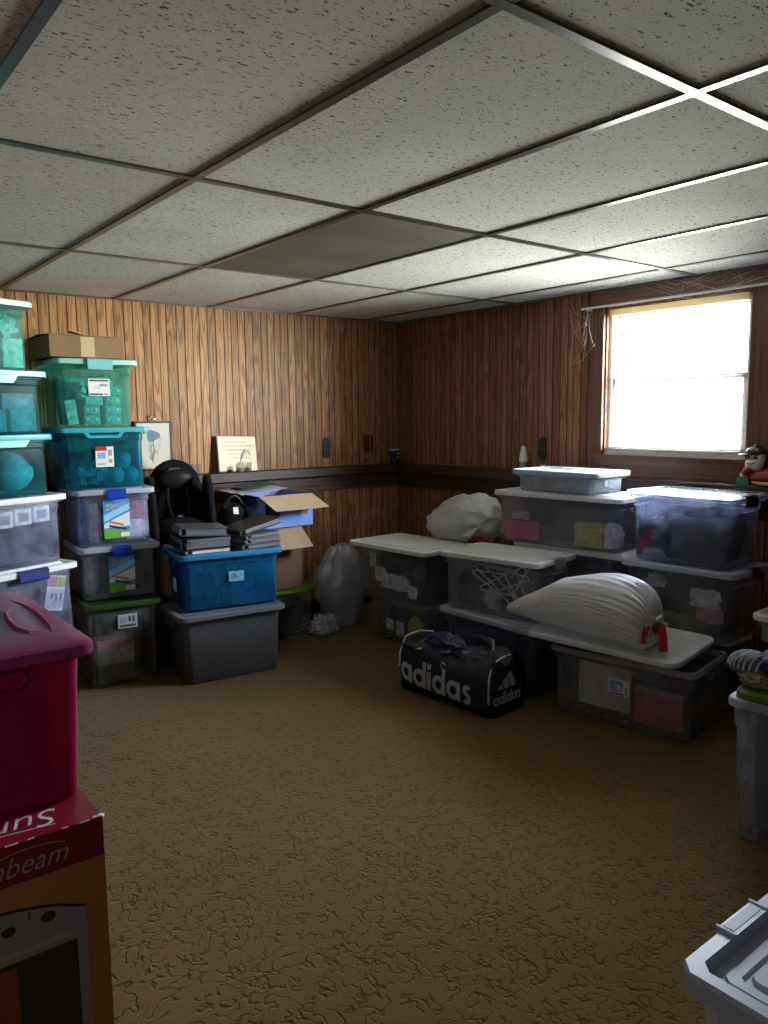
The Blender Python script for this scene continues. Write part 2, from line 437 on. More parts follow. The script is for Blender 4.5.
def rr(hx, hy, r, z, n=4):
    """rounded rectangle ring, counter-clockwise"""
    out = []
    r = max(.0005, min(r, hx*.98, hy*.98))
    for cx, cy, a0 in ((hx-r, -hy+r, -PI/2), (hx-r, hy-r, 0), (-hx+r, hy-r, PI/2), (-hx+r, -hy+r, PI)):
        for k in range(n+1):
            a = a0+PI/2*k/n
            out.append((cx+r*math.cos(a), cy+r*math.sin(a), z))
    return out

def thing(name, label, cat, loc=(0, 0, 0), rz=0., group=None):
    o = bpy.data.objects.new(name, None); COL.objects.link(o)
    o.location = loc; o.rotation_euler = (0, 0, rz); o.empty_display_size = .1
    o['label'] = label; o['category'] = cat
    if group: o['group'] = group
    return o
def tag(o, label, cat, group=None, kind=None):
    o['label'] = label; o['category'] = cat
    if group: o['group'] = group
    if kind: o['kind'] = kind
    return o
def struct(o):
    o['kind'] = 'structure'; return o
def sub(o, label): o['label'] = label; return o

def text_obj(name, body, size, mat, parent, loc, rot, shear=0., ext=.0008, bold=0., sx=1., align='CENTER'):
    cu = bpy.data.curves.new(name, 'FONT'); cu.body = body; cu.size = size; cu.shear = shear; cu.extrude = ext
    cu.offset = bold; cu.align_x = align; cu.resolution_u = 3
    t = bpy.data.objects.new(name+'_t', cu); COL.objects.link(t)
    bpy.context.view_layer.update()
    me = bpy.data.meshes.new_from_object(t.evaluated_get(bpy.context.evaluated_depsgraph_get()))
    bpy.data.objects.remove(t)
    if sx != 1.: me.transform(Matrix.Diagonal((sx, 1, 1, 1)))
    me.materials.clear(); me.materials.append(M[mat])
    o = bpy.data.objects.new(name, me); COL.objects.link(o); o.parent = parent
    o.location = loc; o.rotation_euler = rot
    return o
FRONT = (PI/2, 0, 0)       # text readable from local -y

# ------------------------------------------------------------------ room shell
CZ = 2.10
X0, Y0 = -4.75, -6.3        # far sides behind the viewer
WY0, WY1, WZ0, WZ1 = -2.715, -1.885, 1.17, 1.99    # the window opening in the wall on the right
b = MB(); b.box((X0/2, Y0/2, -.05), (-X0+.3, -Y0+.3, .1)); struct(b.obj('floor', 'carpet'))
b = MB(); b.box((X0/2, Y0/2, CZ+.05), (-X0+.3, -Y0+.3, .1)); struct(b.obj('ceiling', 'ceiling'))
b = MB(); b.box((X0/2, .06, CZ/2), (-X0+.24, .12, CZ)); struct(b.obj('wall_back', 'panel_back'))
V0, V1, VZ0, VZ1 = -5.35, -4.50, 1.45, 1.95  # opening for the added fill window
b = MB(); x_ = X0-.06
b.box((x_, V1/2, CZ/2), (.12, -V1, CZ)); b.box((x_, (Y0+V0)/2, CZ/2), (.12, V0-Y0, CZ))
b.box((x_, (V0+V1)/2, VZ0/2), (.12, V1-V0, VZ0)); b.box((x_, (V0+V1)/2, (VZ1+CZ)/2), (.12, V1-V0, CZ-VZ1))
struct(b.obj('wall_left', 'panel_far'))
b = MB(); b.box((X0/2, Y0-.06, CZ/2), (-X0+.24, .12, CZ)); struct(b.obj('wall_front', 'panel_far_x'))
b = MB()
T = .16
b.box((T/2, WY1/2, CZ/2), (T, -WY1, CZ)); b.box((T/2, (Y0+WY0)/2, CZ/2), (T, WY0-Y0, CZ))
b.box((T/2, (WY0+WY1)/2, WZ0/2), (T, WY1-WY0, WZ0)); b.box((T/2, (WY0+WY1)/2, (WZ1+CZ)/2), (T, WY1-WY0, CZ-WZ1))
struct(b.obj('wall_right', 'panel_side'))

# ceiling grid: bars one way every 0.61 m, the other way every 1.22 m
k = 1
for i in range(-3, 6):
    x = i*.61-3.36
    if x < X0: continue
    b = MB(); b.box((x, Y0/2, CZ-.002), (.025, -Y0, .008)); b.box((x, Y0/2, CZ-.007), (.010, -Y0, .003)) if False else None
    struct(b.obj('trim_%d' % k, 'tbar')); k += 1
for j in (-3, -2, -1, 0, 1):
    y = j*1.22-2.43
    b = MB(); b.box((X0/2, y, CZ-.0035), (-X0, .025, .007)); struct(b.obj('trim_%d' % k, 'tbar')); k += 1
b = MB(); b.box((X0/2, -.012, CZ-.003), (-X0, .024, .010)); struct(b.obj('trim_%d' % k, 'tbar')); k += 1
b = MB(); b.box((-.012, Y0/2, CZ-.003), (.024, -Y0, .010)); struct(b.obj('trim_%d' % k, 'tbar')); k += 1
b = MB(); b.box((2.5*.61-3.36, .5*1.22-2.43, CZ-.001), (.60, 1.21, .004)); o = struct(b.obj('ceiling_panel', 'stain_tile'))
# baseboards
b = MB(); b.box((X0/2, -.008, .05), (-X0, .016, .10)); struct(b.obj('baseboard_back', 'trim_x'))
b = MB(); b.box((-.008, Y0/2, .05), (.016, -Y0, .10)); struct(b.obj('baseboard_right', 'trim_y'))
# ledge (chair-rail shelf) round the two walls with its apron board
LD = .088
def profile(path_rings, name, mat):
    b = MB(); b.loft(path_rings); return struct(b.obj(name, mat))
ring = lambda x: [(x, 0, 1.05), (x, -LD+.006, 1.05), (x, -LD, 1.044), (x, -LD, .990), (x, -LD+.006, .985), (x, 0, .985)]
profile([ring(X0), ring(0)], 'trim_%d' % k, 'trim_x'); k += 1
ring = lambda y: [(0, y, 1.0505), (-LD+.006, y, 1.0505), (-LD, y, 1.044), (-LD, y, .990), (-LD+.006, y, .985), (0, y, .985)]
profile([ring(Y0), ring(-LD)], 'trim_%d' % k, 'trim_y'); k += 1
b = MB(); b.box((X0/2, -.011, .93), (-X0, .022, .11)); struct(b.obj('trim_%d' % k, 'apron_x')); k += 1
b = MB(); b.box((-.011, Y0/2, .93), (.022, -Y0, .11)); struct(b.obj('trim_%d' % k, 'trim_y')); k += 1

# window casing boards
def casing(c, d, mat):
    global k
    b = MB(); b.box(c, d); struct(b.obj('trim_%d' % k, mat)); k += 1
casing((-.010, -1.822, (1.05+WZ1+.02)/2), (.020, .105, WZ1+.02-1.05), 'casing_z')
casing((-.015, -1.755, (1.05+CZ)/2), (.030, .035, CZ-1.05), 'casing_z')
casing((-.010, -2.778, (1.05+WZ1+.02)/2), (.020, .105, WZ1+.02-1.05), 'casing_z')
casing((-.015, -2.848, (1.05+CZ)/2), (.030, .035, CZ-1.05), 'casing_z')
casing((-.010, -2.30, (WZ1+CZ)/2+.008), (.020, 1.06, CZ-WZ1-.02), 'casing_y')
casing((-.012, -2.30, 1.105), (.024, .95, .108), 'casing_y')
casing((-.020, -2.30, 1.163), (.042, .95, .014), 'casing_y')
# window: sash frame, panes
w = bpy.data.objects.new('window_1', None); COL.objects.link(w); w.location = (.06, -2.30, 1.58); w['kind'] = 'structure'
HW, HH = .413, .408
b = MB()
for s in (-1, 1):
    b.box((0, s*(HW-.010), 0), (.08, .020, 2*HH)); b.box((0, 0, s*(HH-.012)), (.08, 2*HW, .024))
b.obj('window_frame', 'white_paint', w)
b = MB()
zc = -.005
for (z0, z1, xo) in ((zc, HH-.024, .018), (-HH+.024, zc+.026, -.016)):
    for s in (-1, 1): b.box((xo, s*(HW-.031), (z0+z1)/2), (.028, .022, z1-z0))
    b.box((xo, 0, z0+.013), (.028, 2*HW-.05, .026)); b.box((xo, 0, z1-.013), (.028, 2*HW-.05, .026))
b.obj('window_sash', 'white_paint', w)
b = MB(); b.box((.018, 0, (zc+HH)/2), (.003, 2*HW-.07, HH-.04)); b.box((-.016, 0, (-HH+zc)/2+.02), (.003, 2*HW-.07, HH-.04))
b.obj('window_glass', 'glass', w)
b = MB(); b.box((-.05, 0, -HH+.006), (.03, 2*HW, .024)); b.obj('window_sill', 'white_paint', w)

w2 = bpy.data.objects.new('added_fill_window', None); COL.objects.link(w2); w2.location = (X0-.06, (V0+V1)/2, (VZ0+VZ1)/2); w2['kind'] = 'structure'  # unseen window, added to bring fill light to the shadowed bins
b = MB(); hv, hz_ = (V1-V0)/2, (VZ1-VZ0)/2
for s in (-1, 1):
    b.box((0, s*(hv-.015), 0), (.08, .03, 2*hz_)); b.box((0, 0, s*(hz_-.015)), (.08, 2*hv, .03))
b.box((0, 0, 0), (.05, .025, 2*hz_)); b.obj('window_frame', 'white_paint', w2)
b = MB(); b.box((0, 0, 0), (.003, 2*hv-.05, 2*hz_-.05)); b.obj('window_glass', 'glass', w2)
# blind
bl = thing('venetian_blind', 'white slatted blind covering the bright window', 'blind', (.012, -2.30, 1.58))
b = MB(); b.rbox((0, 0, HH-.022), (.030, .80, .034), .004); b.obj('head_rail', 'blind_cream', bl)
b = MB()
ns = 32; top = HH-.055; bot = -HH+.045
for i in range(ns):
    z = top+(bot-top)*i/(ns-1)
    X = Matrix.Translation((0, 0, z)) @ Matrix.Rotation(R(0), 4, 'Y')
    b.loft([[(-.008, y, -.0005), (0, y, .0009), (.008, y, -.0005), (0, y, .0002)] for y in (-.395, .395)], X=X)
b.obj('slats', 'blind', bl)
for y in (-.30, .30):
    b = MB(); b.tube([(-.014, y, top+.02), (-.014, y, bot-.01)], .0009, 5); b.obj('ladder_cord', 'blind', bl)
b = MB(); b.rbox((0, 0, bot-.018), (.026, .79, .014), .003); b.obj('bottom_rail', 'blind', bl)
b = MB(); b.tube([(-.022, -.28, top), (-.024, -.28, -.04)], .001, 5); b.tube([(-.024, -.28, -.04), (-.024, -.28, -.075)], [.002, .006], 8); b.obj('pull_cord', 'blind_cream', bl)
b = MB(); b.tube([(-.020, .345, top), (-.022, .345, -.30)], .0035, 6); b.obj('tilt_wand', 'blind', bl)
# curtain rod
cr = thing('curtain_rod', 'thin pale curtain rod on brackets above the bright window', 'curtain rod', (-.06, -2.29, 2.0))
b = MB(); b.tube([(0, .53, 0), (0, -.56, 0)], .0065, 10); b.obj('rod', 'rod', cr, True)
for y in (.50, -.53):
    b = MB(); b.rbox((.054, y, 0), (.010, .020, .05), .003); b.box((.028, y, -.008), (.055, .008, .010)); b.obj('bracket', 'rod', cr)
for y in (.535, -.565):
    b = MB(); b.ball((0, y, 0), (.018, .018, .018), 10, 8); b.obj('finial', 'rod', cr, True)
# cobwebs
def web(name, label, pts, n, spread, seed):
    random.seed(seed); b = MB()
    for i in range(n):
        a = Vector(random.choice(pts)); c = Vector(random.choice(pts))
        a = a+Vector((random.uniform(-1, 0)*.02, random.uniform(-1, 1)*spread, random.uniform(-1, 1)*spread*.5))
        c = c+Vector((random.uniform(-1, 0)*.02, random.uniform(-1, 1)*spread, random.uniform(-1, 1)*spread*.5))
        a.x = min(a.x, -.035); c.x = min(c.x, -.035); a.z = min(a.z, CZ-.004); c.z = min(c.z, CZ-.004)
        if (a-c).length < .02: continue
        mid = (a+c)/2+Vector((-.005, 0, -.15*(a-c).length))
        b.tube([a+(mid-a)*t*2 if t <= .5 else mid+(c-mid)*(t-.5)*2 for t in (0, .2, .4, .5, .6, .8, 1)], .00055, 4)
        if random.random() < .5: b.ball(mid, (.005, .004, .006), 6, 5)
    o = b.obj(name, 'web'); tag(o, label, 'cobweb', kind='stuff')
web('cobweb', 'dusty cobweb hanging from the ceiling over the window', [(-.05, -2.2, 2.09), (-.05, -2.35, 2.06), (-.05, -2.5, 2.085), (-.06, -2.42, 2.02), (-.05, -2.62, 2.07), (-.05, -2.75, 2.05)], 20, .09, 3)
web('cobweb', 'dusty cobweb trailing down beside the window casing', [(-.05, -1.78, 1.99), (-.05, -1.74, 1.9), (-.05, -1.80, 1.82), (-.05, -1.72, 1.7), (-.05, -1.66, 2.06), (-.06, -1.8, 1.96)], 13, .05, 5)
random.seed(11)

# ------------------------------------------------------------------ storage bins
def bin_body(b, L, W, h, t, r=.045, th=.003, lip=.014, step=True):
    """open tub: tapered wall with a shoulder step under a rolled rim; returns nothing"""
    hx, hy = L/2-.014, W/2-.014            # outer rim
    bx, by = hx*t, hy*t
    wall = lambda f, o: (bx+(hx-lip-bx)*f-o, by+(hy-lip-by)*f-o)
    rings = []
    def R_(f, z, o=0., rad=r): x, y = wall(f, o); rings.append(rr(x, y, rad, z))
    R_(0, 0, .012, r-.01); R_(0, .004, .003, r); R_(.02, .012, 0)
    zs = h*.80
    R_(.78, zs, .004 if step else 0); R_(.80, zs+.006, -.001 if step else 0); R_(1, h-.028)
    rings.append(rr(hx, hy, r+.01, h-.024)); rings.append(rr(hx, hy, r+.01, h-.004)); rings.append(rr(hx-.003, hy-.003, r+.01, h))
    x, y = wall(1, th); rings.append(rr(x, y, r, h)); rings.append(rr(x, y, r, h-.03))
    x, y = wall(.8, th); rings.append(rr(x, y, r, zs+.006)); x, y = wall(.78, th+.004); rings.append(rr(x, y, r, zs))
    x, y = wall(.02, th); rings.append(rr(x, y, r, .014)); rings.append(rr(x-.006, y-.006, r, .006))
    b.loft(rings)
def lid_mesh(b, L, W, hl, r=.055, style=0, skirt=.014):
    """lid with z=0 at the tub rim"""
    hx, hy = L/2, W/2
    P = lambda i, z: rr(hx-i, hy-i, max(.01, r-i*.5), z)
    rings = [P(.014, .001), P(.006, .0005), P(.005, -skirt), P(.001, -skirt), P(0, -skirt+.003), P(0, .008), P(.004, .012)]
    if style == 0:   # raised rim, channel, raised deck
        rings += [P(.026, .012), P(.030, .005), P(.050, .005), P(.062, hl), P(.085, hl)]
    elif style == 1:  # shallow dish
        rings += [P(.018, hl), P(.032, hl), P(.045, hl-.010), P(.07, hl-.010)]
    else:             # domed
        rings += [P(.015, hl*.6), P(.05, hl*.85), P(.10, hl), P(.14, hl)]
    b.loft(rings)

CUR = [None]
def make_bin(name, label, c, rz, L, W, z0, h, t, body, lid=None, hl=.018, group=None, lstyle=0, cat='storage bin', r=.028, handles=True, lid_label=None, step=True):
    o = thing(name, label, cat, (c[0], c[1], z0), R(rz), group)
    hb = h-(hl if lid else 0)
    b = MB(); bin_body(b, L, W, hb, t, r, step=step); tub = b.obj('tub', body, o, True)
    if lid:
        b = MB(); lid_mesh(b, L, W, hl, r+.008, lstyle); l = b.obj('lid', lid, o, True, (0, 0, hb+.0005))
        if lid_label: sub(l, lid_label)
    if handles:
        for s in (-1, 1):
            b = MB(); x = s*(L/2-.010)
            b.loft([rr(.010, .055, .008, hb-.062), rr(.012, .06, .008, hb-.050), rr(.012, .06, .008, hb-.026)], X=Matrix.Translation((x, 0, 0)))
            b.obj('handle', body, o, True)
    o['hb'] = hb; CUR[0] = (c, rz, L, W, z0, hb, t, bool(lid))
    return o
def add_rim(o, L, W, hb, mat='rim_plastic', r=.035):
    hx, hy = L/2-.0135, W/2-.0135
    b = MB(); b.loft([rr(hx-.015, hy-.015, r, hb+.0005), rr(hx-.002, hy-.002, r, hb+.0015), rr(hx+.001, hy+.001, r, hb-.003), rr(hx+.001, hy+.001, r, hb-.022), rr(hx-.003, hy-.003, r, hb-.026)], False, False)
    return b.obj('rim', mat, o, True)
def front_latch(o, L, W, hb, mat, wid=.085, face='front', x=0., name='latch'):
    b = MB()
    X = Matrix.Translation((x, -W/2, hb)) if face == 'front' else Matrix.Translation((L/2, x, hb)) @ Matrix.Rotation(PI/2, 4, 'Z') if face == 'end' else Matrix.Translation((x, W/2, hb)) @ Matrix.Rotation(PI, 4, 'Z')
    # hooked clip: over the lid edge and down past the rim
    prof = [(.022, .014), (-.004, .0145), (-.012, .006), (-.013, -.030), (-.010, -.040), (-.004, -.040), (-.0035, -.008), (-.001, .0125), (.022, .0125)]
    b.loft([[(u, y, z) for (y, z) in prof] for u in (-wid/2, -wid/2+.004, wid/2-.004, wid/2)], X=X)
    return b.obj(name, mat, o)
def wall_y(W, h, t, z, hb=None):
    """front wall plane (local y) of a tub at height z"""
    hb = hb or h
    hy = W/2-.014; by = hy*t; f = max(0, min(1, z/(hb-.028)))
    return -(by+(hy-.014-by)*f)
def sticker(o, x, z, w, h, y, parts, base='paper', name='label_sticker', label=None, tilt=0., yt=0.):
    """printed label: parts = (mat, x0, z0, w, h) in 0..1 of the label"""
    X = Matrix.Translation((x, y, z)) @ Matrix.Rotation(tilt, 4, 'Y') @ Matrix.Rotation(yt, 4, 'X')
    b = MB(); b.box((0, 0, 0), (w, .0012, h), X=X); s = b.obj(name, base, o)
    if label: sub(s, label)
    for (m, px, pz, pw, ph) in parts:
        b = MB(); b.box(((px+pw/2-.5)*w, -.0011, (pz+ph/2-.5)*h), (pw*w, .0012, ph*h), X=X); b.obj('print', m, s)
    return s

def keep_in(o):
    """press the vertices of a soft thing back inside the tub it lies in"""
    if not CUR[0]: return
    c, rz, L, W, z0, hb, t, lid = CUR[0]
    a = R(rz); ca, sa = math.cos(a), math.sin(a)
    mw = Matrix.LocRotScale(o.location, o.rotation_euler, None); inv = mw.inverted()
    dx, dy = o.location.x-c[0], o.location.y-c[1]
    if abs(dx*ca+dy*sa) > L/2 or abs(-dx*sa+dy*ca) > W/2 or not (z0-.01 < o.location.z < z0+hb): return
    hx, hy = L/2-.014, W/2-.014
    for v in o.data.vertices:
        w_ = mw @ v.co; x, y, z = w_.x-c[0], w_.y-c[1], w_.z-z0
        lx, ly = x*ca+y*sa, -x*sa+y*ca
        z = max(z, .0155)
        if lid: z = min(z, hb-.006)
        f = max(0, min(1, z/(hb-.028)))
        ix = hx*t+(hx-.014-hx*t)*f-.018; iy = hy*t+(hy-.014-hy*t)*f-.018
        lx = max(-ix, min(ix, lx)); ly = max(-iy, min(iy, ly))
        v.co = inv @ Vector((c[0]+lx*ca-ly*sa, c[1]+lx*sa+ly*ca, z0+z))
# ---- contents ------------------------------------------------------
def W2(o_loc, rz, p):  # local point of a bin to the world
    a = R(rz); return (o_loc[0]+p[0]*math.cos(a)-p[1]*math.sin(a), o_loc[1]+p[0]*math.sin(a)+p[1]*math.cos(a), o_loc[2]+p[2])
def heap(name, label, cat, spot, rz, d, mat, amp=.25, f=2.2, seed=0, group=None, nu=28, nv=16, flat=.4):
    b = MB(); b.ball((0, 0, d[2]/2), d, nu, nv, amp, f, seed, flat=-d[2]*flat)
    zmin = min(p[2] for p in b.v); b.v = [(p[0], p[1], p[2]-zmin) for p in b.v]
    o = b.obj(name, mat, None, True, spot, (0, 0, R(rz))); keep_in(o); tag(o, label, cat, group); return o
def fill(name, label, cat, spot, rz, dx, dy, dz, mat, seed=0, amp=.03, base=.80, tilt=0., group=None):
    """a bundle of folded cloth that fills a tub up to dz, with a rumpled top"""
    n = 18; b = MB(); rings = []
    hx, hy = dx/2, dy/2
    levels = ((0, base*.94), (.1, base), (.5, base+(1-base)*.5), (.85, .985), (.95, .93), (1, .80), (1.02, .5), (1.03, .2))
    for f, s in levels:
        ring = []
        for q in rr(hx*s, hy*s, .05*s, 0, 6):
            z = dz*f
            nn = noise.fractal(Vector((q[0]*9+seed, q[1]*9, seed*1.3+f)), .7, 2., 3)
            if f > .8: z += nn*amp+q[0]*tilt
            e = noise.noise(Vector((q[0]*14, q[1]*14+seed, z*22)))*.008
            ring.append((q[0]*(1+e/hx)-(.004 if 0 else 0), q[1]*(1+e/hy), max(0, z)))
        rings.append(ring)
    b.loft(rings)
    o = b.obj(name, mat, None, True, spot, (0, 0, R(rz))); keep_in(o); tag(o, label, cat, group); return o
def carton(name, label, spot, rz, d, mat, cat='box', group=None, lid=None, tilt=(0, 0)):
    o = thing(name, label, cat, spot, R(rz), group); o.rotation_euler = (tilt[0], tilt[1], R(rz))
    b = MB(); b.rbox((0, 0, d[2]/2), d, .003); b.obj('carton', mat, o)
    if lid:
        b = MB(); b.rbox((0, 0, d[2]-d[2]*.14), (d[0]+.004, d[1]+.004, d[2]*.3), .003); b.obj('lid', lid, o)
    return o
def scrap(name, label, cat, spot, rz, s, mat, seed, group=None, rx=0.):
    """a crumpled sheet standing or lying"""
    b = MB(); n = 9; th = .0015
    P = [[Vector(((i/(n-1)-.5)*s[0]*(1+.25*noise.noise(Vector((j*.6, seed, 1)))), (.16*min(s))*noise.noise(Vector((i*.55+seed, j*.55, seed*.3))), (j/(n-1)-.5)*s[1]*(1+.3*noise.noise(Vector((i*.6, seed+5, 2)))))) for i in range(n)] for j in range(n)]
    vs = [p for r_ in P for p in r_]; vs2 = [p+Vector((0, th, 0)) for p in vs]; fs = []
    for j in range(n-1):
        for i in range(n-1):
            a = j*n+i; fs.append((a, a+1, a+n+1, a+n)); fs.append(tuple(n*n+q for q in (a, a+n, a+n+1, a+1)))
    rim = list(range(n))+[j*n+n-1 for j in range(1, n)]+[(n-1)*n+i for i in range(n-2, -1, -1)]+[j*n for j in range(n-2, 0, -1)]
    for q, a in enumerate(rim):
        c = rim[(q+1) % len(rim)]; fs.append((a, a+n*n, c+n*n, c))
    b.add(vs+vs2, fs)
    o = b.obj(name, mat, None, True, spot, (rx, 0, R(rz))); keep_in(o); tag(o, label, cat, group); return o
# =================================================================== stack by the picture (end-on column of bins)
G2 = 'bins in the column beside the framed picture'
F = .016
# bottom: dark clear bin with green lid
c, rz, L, W, z0, h, t = (-2.380, -.435), -6, .405, .50, 0, .448, .88
o = make_bin('storage_bin', 'clear bin with dark contents under a green lid on the carpet', c, rz, L, W, z0, h, t, 'clear_dim', 'green_lid_shaded', group=G2, lid_label='green lid', lstyle=1, hl=.010)
y = wall_y(W, h, t, .34, o['hb'])-.004
sticker(o, .015, .345, .10, .075, y, [('ink', .08, .1, .84, .16), ('ink_grey', .1, .4, .35, .45), ('ink', .55, .45, .12, .4), ('ink', .76, .4, .1, .45)], 'paper_grey', label='grey printed label')
P = lambda p: W2((c[0], c[1], z0+F), rz, p)
fill('dark_clothing', 'dark folded clothing seen through the green-lidded bin by the picture', 'clothing', P((.03, .09, 0)), rz, .30, .26, .36, 'c_dark', 3)
q = carton('shoe_box', 'white carton with a red lid inside the green-lidded bin', P((-.045, -.140, .10)), rz, (.19, .10, .13), 'c_pale', lid='c_rose')
q = carton('carton', 'plain dark carton under the red-lidded box in the green-lidded bin', P((-.045, -.140, 0)), rz, (.19, .10, .099), 'c_grey')
# two clear bins with blue latch and printed sleeve
def zip_bin(name, label, c, rz, L, W, z0, h, t, body, lid, dim):
    o = make_bin(name, label, c, rz, L, W, z0, h, t, body, lid, group=G2, r=.03)
    hb = o['hb']
    front_latch(o, L, W, hb, 'latch_blue', .092, 'front', .005)
    hy = lambda z: wall_y(W, h, t, z, hb)
    z = (hb-.03)/2+.012; tl = math.atan2(hy(.05)-hy(.2), .15)
    w, hh = .135, hb-.075
    X0_ = Matrix.Translation((.005, hy(z)-.0035, z)) @ Matrix.Rotation(-tl, 4, 'X')
    s = None
    b = MB(); b.box((0, 0, 0), (w, .0012, hh)); s = b.obj('printed_sleeve', 'zip_blue', o); s.matrix_local = X0_; sub(s, 'blue and green printed product card')
    def bit(mat, pts):
        b = MB(); b.poly([((px-.5)*w, (pz-.5)*hh) for px, pz in pts], .0008, Matrix.Translation((0, -.0016, 0))); b.obj('print', mat, s)
    bit('zip_sky', [(0, .42), (1, .72), (1, .88), (0, .60)])
    bit('paper', [(0, .27), (1, .30), (1, .66), (0, .38)])
    bit('zip_green', [(0, 0), (1, 0), (1, .20), (0, .26)])
    b = MB(); X = Matrix.Translation((-.002, -.0028, -.025)) @ Matrix.Rotation(R(15), 4, 'Y')
    b.rbox((0, 0, 0), (.075, .0012, .012), .0005, X); b.obj('print', 'orange', s)
    b = MB(); b.rbox((.012, 0, -.02), (.09, .0012, .010), .0005, X); b.obj('print', 'latch_navy', s)
    text_obj('lettering', 'Ziploc', .043, 'white_print', s, (-.004, -.0022, hh*.27), (PI/2, R(-14), 0), .25, .0005, .001)
    b = MB(); b.box((.30*w, -.0026, -.41*hh), (.34*w, .0008, .11*hh)); b.obj('print', 'paper', s)
    return o, hb
c, rz, L, W, z0, h, t = (-2.355, -.365), -5, .43, .42, .449, .288, .93
zip_bin('storage_bin', 'clear blue-latched bin resting on the green lid beside the picture', c, rz, L, W, z0, h, t, 'clear', 'pale_grey_lid', True)
P = lambda p: W2((c[0], c[1], z0+F), rz, p)
q = heap('rolled_towel', 'pale rolled towel standing inside the lower blue-latched clear bin', 'towel', P((-.135, -.06, 0)), rz, (.10, .14, .22), 'c_pale', .06, 2, 4)
fill('grey_clothing', 'grey clothing folded inside the lower blue-latched clear bin', 'clothing', P((.05, .02, 0)), rz, .24, .28, .20, 'c_slate', 5)
c, rz, L, W, z0, h, t = (-2.368, -.363), -5, .425, .42, .738, .302, .92
zip_bin('storage_bin', 'brightly lit clear blue-latched bin directly under the dark teal bin', c, rz, L, W, z0, h, t, 'clear_blue', 'pale_grey_lid', False)
P = lambda p: W2((c[0], c[1], z0+F), rz, p)
b = MB(); b.rbox((0, 0, .105), (.04, .12, .21), .012); q = b.obj('foam_block', 'c_white', None, True, P((-.10, -.09, 0)), (0, 0, R(rz))); tag(q, 'white upright foam block inside the upper blue-latched clear bin', 'foam block')
carton('carton', 'pale blue carton at the corner of the upper blue-latched clear bin', P((-.148, .04, 0)), rz, (.045, .20, .20), 'c_blue')
carton('carton', 'white carton low in the upper blue-latched clear bin', P((.115, -.06, 0)), rz, (.10, .16, .105), 'c_white')
carton('carton', 'rose pink carton on the white one in the upper blue-latched clear bin', P((.12, -.06, .106)), rz, (.10, .15, .10), 'c_rose')
carton('carton', 'grey carton at the back of the upper blue-latched clear bin', P((0, .06, 0)), rz, (.16, .14, .16), 'c_grey')
# dark teal bin
c, rz, L, W, z0, h, t = (-2.408, -.365), -4, .465, .42, 1.0405, .317, .92
o = make_bin('storage_bin', 'dark teal see-through bin with red-topped label, under the mint-lidded bin', c, rz, L, W, z0, h, t, 'teal_dark', 'teal_lid', group=G2, hl=.012, lstyle=1)
hb = o['hb']
yy = wall_y(W, h, t, .17, hb)
s = sticker(o, -.005, .165, .092, .105, yy-.006, [('red_print', 0, .80, .62, .20), ('c_blue', .12, .42, .42, .30), ('ink_grey', .70, .55, .2, .3), ('ink_grey', .72, .2, .18, .18), ('ink_grey', .1, .12, .4, .06)], 'paper', label='white label with a red band')
text_obj('lettering', 'Rubbermaid', .010, 'white_print', s, (-.017, -.002, .039), FRONT, ext=.0003)
b = MB()
X = Matrix.Translation((.0, -W/2+.008, hb-.03))
b.poly([(-.115, .026), (-.085, -.012), (.075, -.012), (.105, .026), (.085, .026), (.065, .002), (-.075, .002), (-.095, .026)], .006, X); b.obj('grip', 'teal_lid', o)
P = lambda p: W2((c[0], c[1], z0+F), rz, p)
for i, (x_, y_, zz) in enumerate(((.070, -.10, 0), (.150, -.09, 0), (.112, -.095, .080))):
    b = MB(); b.ball((0, 0, .045), (.088, .088, .09), 20, 12, .05, 2, i); q = b.obj('yarn_ball', 'c_cyan', None, True, P((x_, y_, zz)))
    tag(q, ('pale round ball at the middle of the dark teal bin', 'pale round ball in the corner of the dark teal bin', 'pale round ball resting on two others in the dark teal bin')[i], 'ball')
heap('crinkled_bag', 'crinkled plastic bag lying low in the dark teal bin', 'plastic bag', P((-.07, -.05, 0)), rz, (.24, .22, .13), 'c_teal', .45, 4, 9)
b = MB(); X = Matrix.Rotation(R(-14), 4, 'Y')
b.ball((0, 0, .025), (.16, .10, .035), 20, 10, .15, 3, 2, X); q = b.obj('folded_cloth', 'c_slate', None, True, P((.09, -.03, .175)), (0, 0, R(rz))); tag(q, 'dark folded cloth over the round balls in the dark teal bin', 'cloth')
fill('folded_fabric', 'dark folded fabric at the back of the dark teal bin', 'fabric', P((.02, .12, 0)), rz, .34, .09, .16, 'c_slate', 8)
# light teal bin with mint lid
c, rz, L, W, z0, h, t = (-2.440, -.365), -1, .425, .42, 1.358, .352, .88
o = make_bin('storage_bin', 'light teal see-through bin with a mint lid, holding small clear boxes', c, rz, L, W, z0, h, t, 'teal', 'mint_lid', group=G2, lid_label='mint lid')
hb = o['hb']
front_latch(o, L, W, hb, 'teal_pale_lid', .125, 'front', .008)
sticker(o, .008, .205, .108, .088, wall_y(W, h, t, .2, hb)-.006, [('ink', .06, .84, .88, .10), ('ink', .06, .05, .6, .10), ('ink_grey', .72, .05, .2, .1), ('c_pale', .25, .40, .3, .22), ('c_teal', .50, .55, .4, .16)], 'paper', label='white label printed with two green lids')
P = lambda p: W2((c[0], c[1], z0+F), rz, p)
q = carton('card', 'tall pale card leaning inside the corner of the light teal bin', P((-.118, -.145, 0)), rz, (.055, .006, .125), 'c_cyan', 'card', tilt=(0, R(-7)))
for (m, z_, hh_) in (('c_teal', .10, .018), ('ink_grey', .085, .004), ('ink_grey', .075, .004), ('c_teal', .03, .02)):
    b = MB(); b.box((0, -.0035, z_), (.042, .001, hh_)); b.obj('print', m, q)
